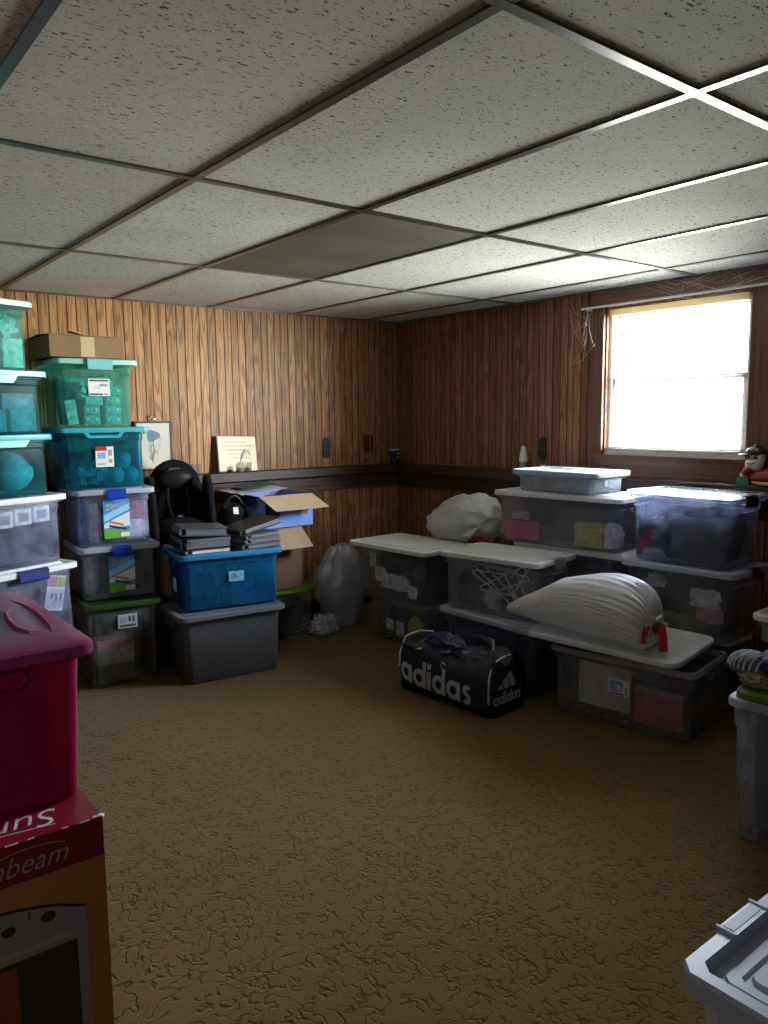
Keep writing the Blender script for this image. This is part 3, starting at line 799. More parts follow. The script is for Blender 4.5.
carton('card', 'pale printed card lying flat behind the label of the light teal bin', P((-.01, -.145, .10)), rz, (.09, .006, .045), 'c_cyan', 'card')
for i, (x_, z_, w_) in enumerate(((-.02, 0, .085), (.09, 0, .085), (-.02, .05, .085), (.09, .05, .085), (.09, .10, .085), (.10, .15, .075))):
    b = MB(); b.rbox((0, 0, .0235), (w_, .13, .047), .006)
    q = thing('clear_craft_box', ['small clear box at the bottom of the light teal bin beside the tall card', 'small clear box in the bottom corner of the light teal bin', 'small clear box under the pale card in the light teal bin', 'small clear box second from the bottom at the corner of the light teal bin', 'small clear box with a yellow tag in the light teal bin', 'topmost small clear box at the corner of the light teal bin'][i], 'box', P((x_, -.07, z_)), R(rz), 'small clear boxes inside the light teal bin')
    b.obj('body', 'c_teal', q)
    for k_ in (-1, 1):
        b = MB(); b.rbox((k_*w_*.28, -.067, .026), (.014, .004, .016), .0015); b.obj('clasp', 'c_white', q)
b = MB(); b.ball((0, 0, 0), (.045, .004, .018), 16, 8); q = b.obj('price_tag', 'c_lime', None, True, P((.09, -.142, .124))); tag(q, 'yellow oval tag on a small clear box in the light teal bin', 'tag')
heap('crinkled_bag', 'crinkled clear bag in the upper corner of the light teal bin', 'plastic bag', P((-.08, -.04, .13)), rz, (.12, .15, .10), 'c_cyan', .4, 4, 3)
fill('craft_supplies', 'pale packets stacked at the back of the light teal bin', 'packets', P((0, .08, 0)), rz, .30, .18, .24, 'c_teal', 6)
# cardboard box on top
o = thing('cardboard_box', 'brown cardboard box lying on the mint lid', 'box', (-2.495, -.39, 1.7105), R(2))
b = MB(); d = (.375, .36, .105)
b.rbox((0, 0, d[2]/2), d, .003); b.obj('box_body', 'card', o)
for s in (-1, 1):
    b = MB(); X = Matrix.Translation((0, s*d[1]/2, d[2])) @ Matrix.Rotation(R(s*-3), 4, 'X')
    b.box((0, -s*d[1]/4, .003), (d[0]-.004, d[1]/2-.004, .004), X=X); b.obj('flap', 'card', o)
b = MB(); b.box((0, -d[1]/2-.0006, d[2]/2), (.07, .001, d[2]-.006)); b.obj('tape', 'tape', o)
b = MB(); X = Matrix.Translation((-.03, -.14, d[2]+.010)) @ Matrix.Rotation(R(12), 4, 'Y')
b.box((0, 0, .004), (.09, .06, .004), X=X); b.obj('torn_flap', 'card_light', o)

# =================================================================== column at the frame's edge
G1 = 'bins in the tall turned column nearest the side wall'
def corner_bin(name, label, corner, rz, L, W, z0, h, t, *a, **k):
    """place by the rim corner that faces the room"""
    q = R(rz); lx, ly = L/2, -W/2
    c = (corner[0]-(lx*math.cos(q)-ly*math.sin(q)), corner[1]-(lx*math.sin(q)+ly*math.cos(q)))
    return make_bin(name, label, c, rz, L, W, z0, h, t, *a, group=G1, **k), c
rz = 21
o, c = corner_bin('storage_bin', 'clear lidded bin on the carpet hidden behind the magenta bin', (-2.665, -.80), rz, .62, .43, 0, .372, .93, 'clear_dim', 'white_lid')
o, c = corner_bin('storage_bin', 'clear bin with navy handle and a pink and yellow card inside', (-2.655, -.80), rz, .60, .43, .3725, .351, .95, 'clear_blue', 'white_lid')
front_latch(o, .60, .43, o['hb'], 'latch_navy', .15, 'front', .045)
P = lambda p: W2((c[0], c[1], .3725+F), rz, p)
fill('folder', 'slate grey folders filling the navy-handled clear bin', 'folders', P((-.04, .03, 0)), rz, .44, .28, .25, 'c_slate', 12)
q = carton('picture_card', 'card with pink and yellow print inside the navy-handled bin', P((.185, -.145, .10)), rz, (.10, .004, .17), 'c_white', 'card', tilt=(0, R(12)))
for (m, x_, z_, w_, h_) in (('c_rose', -.025, .14, .05, .05), ('c_lime', .026, .14, .046, .05), ('c_pale', 0, .06, .09, .09), ('c_navy', -.02, .07, .01, .03), ('c_red', .005, .065, .012, .03), ('c_navy', .03, .07, .01, .03)):
    b = MB(); b.box((x_, -.0026-(.0008 if 'avy' in m or m == 'c_red' else 0), z_), (w_, .001, h_)); b.obj('print', m, q)
o, c = corner_bin('storage_bin', 'clear white-lidded bin of packets over a slanted grey carton', (-2.685, -.79), rz, .56, .43, .724, .326, .92, 'clear_blue', 'white_lid', lstyle=1, hl=.012)
P = lambda p: W2((c[0], c[1], .724+F), rz, p)
carton('carton', 'slanted slate grey carton low in the bin of white packets', P((0, -.03, .012)), rz, (.42, .28, .145), 'c_slate', tilt=(0, R(-3)))
for i in range(4):
    q = carton('packet', ['white packet nearest the corner in the bin over the grey carton', 'second white packet from the corner above the grey carton', 'third white packet from the corner above the grey carton', 'white packet farthest from the corner above the grey carton'][i], P((.165-i*.095, -.10, .184-i*.005)), rz, (.085, .12, .075), 'c_white', 'packet', 'white packets in the clear bin above the grey carton')
    b = MB(); b.box((0, -.061, .036), (.05, .001, .04)); b.obj('print', 'ink_grey', q)
o, c = corner_bin('storage_bin', 'dark teal bin holding a big pale ball shape, standing on a white lid', (-2.732, -.785), rz, .50, .40, 1.051, .281, .94, 'teal_mid', 'teal_lid', hl=.010, lstyle=1)
b = MB(); b.poly([(-.11, .024), (-.075, -.014), (.06, -.014), (.09, .024)], .006, Matrix.Translation((.04, -.40/2+.008, o['hb']-.03))); b.obj('grip', 'teal_lid', o)
P = lambda p: W2((c[0], c[1], 1.051+F), rz, p)
b = MB(); b.ball((0, 0, .095), (.22, .20, .19), 28, 16, .03, 2, 3); q = b.obj('cushion', 'c_cyan', None, True, P((.10, -.05, 0)), (0, 0, R(rz))); tag(q, 'big pale rounded cushion inside the dark teal bin by the side wall', 'cushion')
heap('crinkled_bag', 'dark crinkled bag leaning on the pale cushion in the teal bin', 'plastic bag', P((.185, -.12, .12)), rz, (.07, .06, .12), 'c_slate', .45, 4, 5)
fill('clothing', 'dark cloth beside the pale cushion in the teal bin', 'cloth', P((-.12, .0, 0)), rz, .16, .26, .18, 'c_slate', 14)
o, c = corner_bin('storage_bin', 'teal bin of pale printed cartons second from the column top', (-2.742, -.79), rz, .48, .40, 1.3325, .287, .93, 'teal_mid', 'teal_pale_lid', hl=.010, lstyle=1)
b = MB(); b.poly([(-.11, .024), (-.075, -.014), (.06, -.014), (.09, .024)], .006, Matrix.Translation((.0, -.40/2+.008, o['hb']-.03))); b.obj('grip', 'teal_pale_lid', o)
P = lambda p: W2((c[0], c[1], 1.3325+F), rz, p)
for i, (x_, z_, w_, h_) in enumerate(((.12, 0, .13, .10), (-.03, 0, .13, .10), (.10, .101, .16, .07), (-.06, .101, .12, .08))):
    q = carton('carton', ['pale printed carton at the bottom corner of the teal bin', 'pale printed carton beside the corner one in the teal bin', 'pale flat carton stacked at the corner of the teal bin', 'pale carton stacked beside the flat one in the teal bin'][i], P((x_, -.06, z_)), rz, (w_, .20, h_), 'c_teal', group='cartons inside the teal bin')
    b = MB(); b.box((0, -.101, h_*.5), (w_*.6, .001, h_*.45)); b.obj('print', 'c_cyan', q)
o, c = corner_bin('storage_bin', 'topmost pale teal bin almost touching the ceiling tiles', (-2.785, -.79), rz, .40, .38, 1.6205, .318, .90, 'teal', 'mint_lid')
P = lambda p: W2((c[0], c[1], 1.6205+F), rz, p)
q = carton('carton', 'pale carton with three stamped marks in the topmost teal bin', P((.10, -.08, 0)), rz, (.10, .14, .13), 'c_cyan')
for i in range(3):
    b = MB(); b.ball((0, -.071, .03+.038*i), (.04, .004, .022), 12, 8); b.obj('stamp', 'c_pale', q, True)
heap('crinkled_bag', 'crinkled clear wrap over the carton in the topmost teal bin', 'plastic wrap', P((.08, -.06, .135)), rz, (.17, .17, .12), 'c_cyan', .45, 4.5, 6)
heap('crinkled_bag', 'crinkled clear wrap beside the carton in the topmost teal bin', 'plastic wrap', P((-.09, -.03, 0)), rz, (.12, .20, .20), 'c_teal', .4, 4, 8)

# =================================================================== grey tote, blue bin, binders
c, rz, L, W, z0, h, t = (-1.887, -.748), -6.6, .605, .40, 0, .37, .90
o = make_bin('storage_tote', 'plain opaque grey tote on the carpet under the blue bin', c, rz, L, W, z0, h, t, 'grey_tote', 'grey_lid', r=.035, lstyle=1, hl=.010, step=False)
c, rz, L, W, z0, h, t = (-1.834, -.664), -9, .588, .40, .3705, .306, .92
o = make_bin('storage_bin', 'see-through blue bin carrying black binders on its lid', c, rz, L, W, z0, h, t, 'blue_clear', 'blue_lid', hl=.012, lstyle=1)
hb = o['hb']
sticker(o, .02, .17, .085, .055, wall_y(W, h, t, .17, hb)-.005, [('c_blue', .08, .12, .84, .76), ('c_teal', .2, .3, .35, .4), ('c_white', .62, .25, .2, .15)], 'c_teal', label='small pale blue label')
P = lambda p: W2((c[0], c[1], z0+F), rz, p)
m_ = thing('mug', 'pale mug standing inside the see-through blue bin', 'mug', P((.07, -.105, 0)), R(rz))
b = MB(); b.loft([[(r_*math.cos(a*PI/10), r_*math.sin(a*PI/10), z_) for a in range(20)] for r_, z_ in ((.038, 0), (.042, .004), (.042, .105), (.038, .105), (.038, .01))]); b.obj('cup', 'c_blue', m_, True)
b = MB(); b.tube([(.04+.025*math.sin(a*PI/8), 0, .055+.035*math.cos(a*PI/8)) for a in range(9)], .005, 8); b.obj('handle', 'c_blue', m_, True)
carton('carton', 'blue carton lying inside the see-through blue bin', P((-.14, -.07, 0)), rz, (.20, .16, .14), 'c_navy')
fill('clothing', 'navy cloth at the back of the see-through blue bin', 'cloth', P((.05, .085, 0)), rz, .40, .12, .19, 'c_navy', 17)
b = MB(); b.rbox((0, 0, .035), (.055, .004, .07), .001); q = b.obj('paper_tag', 'c_pale', o); q.location = (-L/2*t-.018, -.06, .10); q.rotation_euler = (0, R(3), PI/2)
zb = .678
def binder(label, x, y, z, rz, d, cover, tilt=(0, 0), pages='page_dark', ring=False, group='binders and albums on the blue bin', name='binder', cat='binder'):
    o = thing(name, label, cat, (x, y, z), R(rz), group); o.rotation_euler = (R(tilt[0]), R(tilt[1]), R(rz))
    w, dp, hh = d; th = .004
    b = MB(); b.rbox((0, 0, th/2), (w, dp, th), .004); b.obj('cover', cover, o)
    b = MB(); b.rbox((0, 0, hh-th/2), (w, dp, th), .004); b.obj('cover', cover, o)
    b = MB(); b.loft([[(-w/2-.0, yy, .002), (-w/2-.010, yy, hh*.25), (-w/2-.010, yy, hh*.75), (-w/2, yy, hh-.002), (-w/2+.005, yy, hh-.002), (-w/2+.005, yy, .002)] for yy in (-dp/2+.003, dp/2-.003)]); b.obj('spine', cover, o)
    b = MB(); nP = max(2, int(hh/.008))
    for i in range(nP):
        z_ = th+.001+(hh-2*th-.002)*(i+.5)/nP
        b.box((.012+random.uniform(-.004, .004), 0, z_), (w-.035, dp-.014+random.uniform(-.006, .006), (hh-2*th)/nP*.8))
    b.obj('pages', pages, o)
    if ring:
        b = MB(); b.tube([(-w/2+.03+.016*math.cos(a*PI/8), -dp/2+.004, hh/2+.015*math.sin(a*PI/8)) for a in range(17)], .0022, 6); b.obj('ring', 'chrome', o, True)
    return o
a0 = -9
binder('pale-edged magazines under the open-ringed binder on the blue lid', -1.975, -.712, zb, a0+3, (.24, .22, .028), 'silver_vinyl', pages='paper', name='magazine', cat='magazines')
binder('thick black binder with its metal ring showing', -1.985, -.715, zb+.029, a0+1, (.27, .23, .062), 'black_vinyl', ring=True)
binder('grey-edged album slanting on top of the ringed binder', -1.985, -.715, zb+.097, a0-4, (.25, .22, .045), 'grey_vinyl', tilt=(0, 3))
binder('loose grey album at the bottom of the shorter pile of albums', -1.68, -.742, zb, a0+12, (.24, .21, .030), 'grey_vinyl', pages='page_dark', group='binders and albums on the blue bin')
binder('silver-edged album second in the shorter pile', -1.675, -.745, zb+.031, a0+16, (.235, .20, .026), 'silver_vinyl')
binder('thin dark album third in the shorter pile', -1.68, -.74, zb+.058, a0+20, (.23, .20, .024), 'grey_vinyl')
binder('large black binder sloping upward on the shorter pile of albums', -1.67, -.715, zb+.099, a0+14, (.27, .21, .034), 'black_vinyl', tilt=(0, -11))

# =================================================================== black child seat behind, on a hidden carton
o = thing('cardboard_box', 'plain brown carton standing behind the grey tote under the black seat', 'box', (-1.88, -.245, 0), 0)
b = MB(); b.rbox((0, 0, .34), (.36, .27, .68), .003); b.obj('box_body', 'card', o)
s = thing('child_seat', 'black padded child seat with a tall rounded back below the framed picture', 'child seat', (-1.925, -.30, .681), R(-12))
b = MB(); rings = []
prof = [(0, .17), (.08, .185), (.20, .185), (.30, .165), (.38, .140), (.43, .105), (.46, .06), (.472, .015)]
for z_, hw in prof:
    rings.append([(x_, y_+.055+z_*.10, z_+.004) for x_, y_, _ in rr(hw, .035 if z_ < .44 else .022, .03, 0, 4)])
b.loft(rings); b.obj('back_shell', 'black_cloth', s, True)
for sx in (-1, 1):
    b = MB(); X = Matrix.Translation((sx*.165, 0, .0))
    b.loft([[(x_, y_-.04, z_) for x_, y_, _ in rr(.022, d_, .02, 0, 4)] for z_, d_ in ((.01, .13), (.10, .13), (.20, .10), (.30, .07), (.36, .04), (.385, .02))], X=X); b.obj('side_wing', 'black_cloth', s, True)
b = MB(); b.ball((0, -.05, .075), (.34, .26, .15), 24, 12, .06, 2, 2, flat=-.072); b.obj('seat_cushion', 'black_cloth', s, True)
b = MB(); b.ball((0, .035, .36), (.20, .07, .13), 20, 12, .04, 2, 5); b.obj('head_pad', 'black_vinyl', s, True)
for sx in (-1, 1):
    b = MB(); b.tube([(sx*.055, .028, .32), (sx*.06, -.01, .22), (sx*.05, -.07, .15)], .010, 6); b.obj('harness_strap', 'black_vinyl', s, True)
b = MB(); b.rbox((0, 0, 0), (.065, .002, .012), .001); q = b.obj('woven_label', 'grey_vinyl', s); q.location = (-.01, .025, .425)
b = MB(); b.rbox((0, -.045, .14), (.04, .02, .035), .006); b.obj('buckle', 'grey_vinyl', s)
# dark bag slumped next to it
o = thing('black_bag', 'slumped black cloth bag with a pale tag between seat and blue carton', 'bag', (-1.632, -.41, .681), R(4))
b = MB(); b.ball((0, 0, .10), (.185, .16, .22), 28, 16, .12, 2.4, 4, flat=-.098); b.obj('bag_body', 'black_cloth', o, True)
b = MB(); b.tube([(-.07+.14*i/8, -.02, .185+.07*math.sin(PI*i/8)) for i in range(9)], .009, 8); b.obj('strap', 'black_vinyl', o, True)
b = MB(); b.rbox((0, 0, 0), (.035, .003, .042), .001); q = b.obj('hang_tag', 'cream', o); q.location = (-.035, -.098, .175); q.rotation_euler = (R(-18), R(8), 0); sub(q, 'pale hang tag')
b = MB(); b.rbox((0, 0, .34), (.17, .14, .68), .003); q = b.obj('carton', 'card', None, False, (-1.612, -.38, 0)); tag(q, 'narrow brown carton standing under the slumped black bag', 'box')

# =================================================================== green lidded bin with two open cartons
c, rz, L, W, z0, h, t = (-1.29, -.285), 0, .45, .40, 0, .325, .90
o = make_bin('storage_bin', 'clear bin with bright green lid on the carpet under open cartons', c, rz, L, W, z0, h, t, 'clear_dim', 'green_lid', lid_label='bright green lid')
fill('clothing', 'dark clothing inside the bin under the open cartons', 'clothing', (c[0], c[1], F), rz, .34, .28, .22, 'c_dark', 21)
heap('plastic_bag', 'white plastic scrap bunched in the corner of the bin under the cartons', 'plastic bag', (c[0]-.06, c[1]-.12, .25), 0, (.16, .08, .06), 'c_pale', .3, 4, 3)
def open_box(name, label, x0, x1, y0, y1, z0, z1, mat, inner, flaps):
    o = thing(name, label, 'box', ((x0+x1)/2, (y0+y1)/2, z0), 0)
    hx, hy, hh = (x1-x0)/2, (y1-y0)/2, z1-z0; th = .005
    for nm, cc, dd in (('side_panel', (-hx+th/2, 0, hh/2), (th, 2*hy, hh)), ('side_panel', (hx-th/2, 0, hh/2), (th, 2*hy, hh)), ('front_panel', (0, -hy+th/2, hh/2), (2*hx-2*th, th, hh)), ('back_panel', (0, hy-th/2, hh/2), (2*hx-2*th, th, hh)), ('bottom_panel', (0, 0, th/2), (2*hx-2*th, 2*hy-2*th, th))):
        b = MB(); b.box(cc, dd); b.obj(nm, mat, o)
    for (side, ln, ang, m, sk) in flaps:
        b = MB()
        if side == 'front':
            a = R(ang); dy, dz = -math.cos(a)*ln, math.sin(a)*ln
            vs = [(-hx+.004, -hy, hh), (hx-.004, -hy, hh), (hx-.004+sk, -hy+dy, hh+dz), (-hx+.004+sk, -hy+dy, hh+dz)]
        elif side == 'right':
            a = R(ang); dx, dz = math.cos(a)*ln, math.sin(a)*ln
            vs = [(hx, -hy+.004, hh), (hx, hy-.004, hh), (hx+dx, hy-.004, hh+dz), (hx+dx, -hy+.004, hh+dz)]
        elif side == 'left':
            a = R(ang); dx, dz = -math.cos(a)*ln, math.sin(a)*ln
            vs = [(-hx, hy-.004, hh), (-hx, -hy+.004, hh), (-hx+dx, -hy+.004, hh+dz), (-hx+dx, hy-.004, hh+dz)]
        else:
            a = R(ang); dy, dz = math.cos(a)*ln, math.sin(a)*ln
            vs = [(hx-.004, hy, hh), (-hx+.004, hy, hh), (-hx+.004, hy+dy, hh+dz), (hx-.004, hy+dy, hh+dz)]
        nrm = (Vector(vs[1])-Vector(vs[0])).cross(Vector(vs[3])-Vector(vs[0])).normalized()*.004
        b.loft([vs, [tuple(Vector(v)+nrm) for v in vs]]); q = b.obj('flap', m, o); sub(q, 'plain tan cardboard flap')
    return o
o = open_box('cardboard_box', 'tan carton with hanging front flap, standing on the green lid', -1.50, -1.185, -.47, -.11, .3255, .722, 'card', 'card', [('front', .18, -42, 'card_light', .01)])
b = MB(); b.box((.157, -.10, .24), (.002, .05, .02)); q = b.obj('stain_mark', 'red_print', o)
fill('papers', 'papers filling the lower tan carton by the black seat', 'papers', (-1.34, -.29, .332), 0, .26, .30, .34, 'c_pale', 25)
o = open_box('cardboard_box', 'blue printed carton with a wide tan flap folded outward', -1.50, -1.115, -.50, -.12, .7235, .925, 'box_blue', 'card', [('front', .175, -26, 'card_light', .025), ('left', .07, -60, 'box_navy', 0)])  # navy side flap: shade on the carton side put into its colour
b = MB(); X = Matrix.Translation((.13, -.1915, .10)) @ Matrix.Rotation(R(25), 4, 'Y')
b.box((0, 0, 0), (.06, .001, .045), X=X); q = b.obj('torn_patch', 'card', o); sub(q, 'torn bare cardboard patch')
b = MB(); b.box((-.1, -.1915, .10), (.1, .001, .10)); b.obj('print', 'box_navy', o)
fill('papers', 'dark packed things inside the blue printed carton', 'papers', (-1.31, -.31, .73), 0, .32, .32, .15, 'c_slate', 27)
def sheet(name, label, cat, loc, rot, w, d, mat, seed, amp=.012, n=10):
    b = MB(); P_ = [[Vector(((i/(n-1)-.5)*w, (j/(n-1)-.5)*d, amp*noise.noise(Vector((i*.35, j*.35, seed))))) for i in range(n)] for j in range(n)]
    vs = [p for r_ in P_ for p in r_]; fs = []
    N_ = n*n; vs2 = [p+Vector((0, 0, .002)) for p in vs]
    for j in range(n-1):
        for i in range(n-1):
            a = j*n+i; fs += [(a, a+n, a+n+1, a+1), (N_+a, N_+a+1, N_+a+n+1, N_+a+n)]
    rim = list(range(n))+[j*n+n-1 for j in range(1, n)]+[(n-1)*n+i for i in range(n-2, -1, -1)]+[j*n for j in range(n-2, 0, -1)]
    for q_, a in enumerate(rim):
        c_ = rim[(q_+1) % len(rim)]; fs.append((a, c_, c_+N_, a+N_))
    b.add(vs+vs2, fs); o = b.obj(name, mat, None, True, loc, rot); tag(o, label, cat); return o
sheet('newspaper', 'creased pale newspaper lying across the open blue carton', 'newspaper', (-1.43, -.29, .955), (R(4), R(-3), R(8)), .36, .28, 'paper_grey', 3)
sheet('dark_folder', 'dark folder lying on the newspaper over the blue carton', 'folder', (-1.40, -.25, .975), (R(5), R(-2), R(20)), .30, .14, 'c_slate', 8)

# =================================================================== trash bags by the back wall
def standing_bag(name, label, loc, d, mat, seed, tie=None, rz=0, knot=(0, 0)):
    o = thing(name, label, 'trash bag', loc, R(rz))
    b = MB(); nu, nv = 48, 22; rings = []
    for i in range(nv+1):
        f = i/nv
        rad = (.62+.38*math.sin(min(1, f*1.7)*PI/2)) if f < .55 else (1-.62*((f-.55)/.45)**1.7)
        if i == 0: rad = .5
        ring = []
        for k_ in range(nu):
            a = 2*PI*k_/nu; u = Vector((math.cos(a), math.sin(a), f*2.2))
            m = 1+.20*noise.fractal(u*1.3+Vector((seed, 0, 0)), .7, 2, 3)+(.10*f*noise.noise(Vector((a*4, f*1.2, seed))))
            if f > .8: m += .10*(f-.8)/.2*math.sin(a*9+seed)
            z_ = f*d[2]*(1+.05*noise.noise(u*1.5))
            ring.append((math.cos(a)*rad*m*d[0]/2+knot[0]*f*f, math.sin(a)*rad*m*d[1]/2+knot[1]*f*f, max(0, z_)))
        rings.append(ring)
    b.loft(rings); b.obj('bag', mat, o, True)
    if tie:
        z_ = d[2]*.97
        b = MB(); b.tube([(knot[0]+.05*math.cos(a*PI/8)*.9, knot[1]+.05*math.sin(a*PI/8), z_+.008*math.sin(a)) for a in range(14)], .007, 6); b.obj('drawstring', tie, o, True)
        b = MB(); b.rbox((knot[0]+.012, knot[1]-.055, z_-.008), (.06, .008, .02), .003); b.obj('drawstring_end', tie, o, True)
    return o
standing_bag('trash_bag', 'tall pale trash bag with red tie standing on carpet by the paneling', (-.835, -.40, 0), (.38, .30, .545), 'bag_cool', 2.0, 'red_tie', 0, (.0, -.01))
o = thing('plastic_bag', 'small crumpled white plastic bag on the carpet', 'plastic bag', (-1.06, -.53, 0))
b = MB(); b.ball((0, 0, .06), (.19, .13, .135), 36, 20, .42, 2.8, 5, flat=-.055); b.obj('bag', 'bag_white', o, True)
b = MB(); b.ball((.05, -.02, .10), (.06, .05, .06), 18, 10, .4, 3, 8); b.obj('twisted_end', 'bag_white', o, True)
# =================================================================== pair of bins near the corner
G3 = 'bins stacked along the wall under the window'
c, rz, L, W, z0, h, t = (-.655, -1.015), -90.5, .60, .44, 0, .275, .92
o = make_bin('storage_bin', 'low dim clear bin on the carpet under the ivory-lidded bin by the corner', c, rz, L, W, z0, h, t, 'clear_dim', 'clear_dim', group=G3, hl=.008, lstyle=1)
P = lambda p: W2((c[0], c[1], z0+F), rz, p)
fill('clothing', 'dark clothing filling the low bin near the room corner', 'clothing', P((0, .03, 0)), rz, .46, .27, .18, 'c_slate', 31)
heap('yellow_cloth', 'yellow cloth pressed to the wall of the low bin near the corner', 'cloth', P((.13, -.15, .02)), rz, (.14, .05, .17), 'c_yellow', .25, 3, 2)
scrap('paper_scrap', 'white scrap at the far end of the low bin near the corner', 'paper', P((-.10, -.172, .09)), rz, (.08, .07), 'c_white', 3, 'paper scraps in the low bin')
scrap('paper_scrap', 'white scrap beside the yellow cloth in the low bin near the corner', 'paper', P((.0, -.172, .08)), rz, (.07, .09), 'c_white', 5, 'paper scraps in the low bin')
c, rz, L, W, z0, h, t = (-.700, -.975), -86, .69, .46, .278, .348, .86
o = make_bin('storage_bin', 'clear bin with broad ivory lid by the room corner, white scraps inside', c, rz, L, W, z0, h, t, 'clear_dim', 'ivory_lid', group=G3, lid_label='ivory lid')
P = lambda p: W2((c[0], c[1], z0+F), rz, p)
fill('clothing', 'dark clothing filling the ivory-lidded bin by the corner', 'clothing', P((0, .05, 0)), rz, .50, .26, .25, 'c_dark', 33)
scrap('paper_scrap', 'white crumpled tissue spread across the ivory-lidded bin', 'tissue', P((.03, -.168, .10)), rz, (.25, .095), 'c_white', 7)
scrap('paper_scrap', 'white torn scrap standing above the tissue in the ivory-lidded bin', 'paper', P((-.10, -.170, .135)), rz, (.10, .09), 'c_white', 9)
scrap('paper_scrap', 'white scrap low at the near end of the ivory-lidded bin', 'paper', P((.18, -.166, .06)), rz, (.08, .08), 'c_white', 11)
scrap('paper_scrap', 'grey label sheet high at the far end of the ivory-lidded bin', 'paper', P((-.16, -.178, .22)), rz, (.06, .09), 'c_pale', 13)
# =================================================================== hanger bin over the dark blue bin
c, rz, L, W, z0, h, t = (-.745, -1.875), -90.5, .715, .46, 0, .36, .86
o = make_bin('storage_bin', 'long clear bin of navy contents behind the sports bag', c, rz, L, W, z0, h, t, 'clear_blue', 'pale_grey_lid', group=G3, hl=.012, lstyle=1)
P = lambda p: W2((c[0], c[1], z0+F), rz, p)
fill('clothing', 'navy clothing filling the long bin behind the sports bag', 'clothing', P((0, 0, 0)), rz, .61, .37, .31, 'c_navy', 35)
c, rz, L, W, z0, h, t = (-.715, -1.795), -81, .635, .40, .3605, .312, .93
o = make_bin('storage_bin', 'clear white-lidded bin full of white wire hangers', c, rz, L, W, z0, h, t, 'clear', 'white_lid', group=G3, lid_label='white lid')
hb = o['hb']; front_latch(o, L, W, hb, 'latch_grey', .09, 'end', .0)
P = lambda p: W2((c[0], c[1], z0+F), rz, p)
fill('clothing', 'slate clothing at the back of the hanger bin', 'clothing', P((-.02, .075, 0)), rz, .48, .17, .20, 'c_slate', 37)
heap('clothing', 'grey knit cloth bunched at the far end of the hanger bin', 'clothing', P((-.16, -.08, 0)), rz, (.20, .12, .20), 'c_slate', .35, 4, 4)
heap('clothing', 'pale printed cloth low in the middle of the hanger bin', 'clothing', P((-.005, -.125, 0)), rz, (.09, .06, .12), 'c_pale', .4, 4, 7)
def hanger(label, spot, rz, tilt, fl=1):
    b = MB(); w, hh = .165, .10
    pts = [(-w, 0, 0), (w, 0, 0), (w+.012, 0, .012), (w*.9, 0, .03), (.02, 0, hh), (0, 0, hh+.012), (-.02, 0, hh), (-w*.9, 0, .03), (-w-.012, 0, .012), (-w, 0, 0)]
    b.tube(pts, .0048, 6)
    b.tube([(0, 0, hh+.01), (0, 0, hh+.035)]+[(.022-.022*math.cos(a), 0, hh+.035+.028*math.sin(a)) for a in [PI*i/8*1.25 for i in range(1, 9)]], .0044, 6)
    o = b.obj('clothes_hanger', 'plastic_white', None, True, spot); o.rotation_euler = (0, R(tilt), R(rz)); tag(o, label, 'hanger', 'white hangers in the clear bin'); return o
hanger('white hanger slanting across the hanger bin with its hook low', P((.08, -.148, .195)), rz, 152)
hanger('white hanger leaning steeply toward the near end of the hanger bin', P((.02, -.132, .10)), rz, 28)
hanger('white hanger with its bar near the lid of the hanger bin', P((.04, -.116, .215)), rz, 186)
hanger('white hanger lying low behind the others in the hanger bin', P((.06, -.100, .12)), rz, 36)

# =================================================================== bag on the ivory lid
def lying_bag(name, label, loc, rz, d, mat, seed, sag=.35):
    o = thing(name, label, 'trash bag', loc, R(rz)); b = MB()
    b.ball((0, 0, d[2]/2), d, 110, 60, .10, 1.3, seed, flat=-d[2]*.33)
    b.v = [(p[0], p[1], p[2]-d[2]*.17) for p in b.v]
    for i, p in enumerate(b.v):
        u = Vector(p); w_ = u+Vector((noise.noise(u*5), noise.noise(u*5+Vector((9, 0, 0))), noise.noise(u*5+Vector((0, 9, 0)))))*.05
        e = .010*noise.noise(w_*9+Vector((seed, 0, 0)))+.008*(1-min(1, abs(noise.noise(w_*13+Vector((0, seed, 0))))*3))+.004*noise.noise(w_*38)
        n_ = Vector((p[0], p[1], max(0, p[2]-d[2]/2)*1.2)).normalized() if u.length > .01 else Vector((0, 0, 1))
        q = u+n_*e; b.v[i] = (q.x, q.y, max(0, q.z)*(1.02+.55*q.x/d[0] if q.x < .1 else 1.12))
    b.obj('bag', mat, o, True); return o
o = lying_bag('trash_bag', 'puffy white trash bag slumped on the ivory lid against the wall', (-.37, -1.115, .630), -88, (.56, .40, .32), 'bag_white', 3.3)
b = MB(); X = Matrix.Translation((.20, -.13, .09)) @ Matrix.Rotation(R(-60), 4, 'X'); b.rbox((0, 0, 0), (.06, .012, .16), .005, X); b.obj('bag_corner', 'bag_white', o, True)
heap('red_cloth', 'dark red cloth tucked under the puffy white bag', 'cloth', (-.475, -1.345, .627), -88, (.15, .10, .05), 'red_cloth', .3, 3, 6)

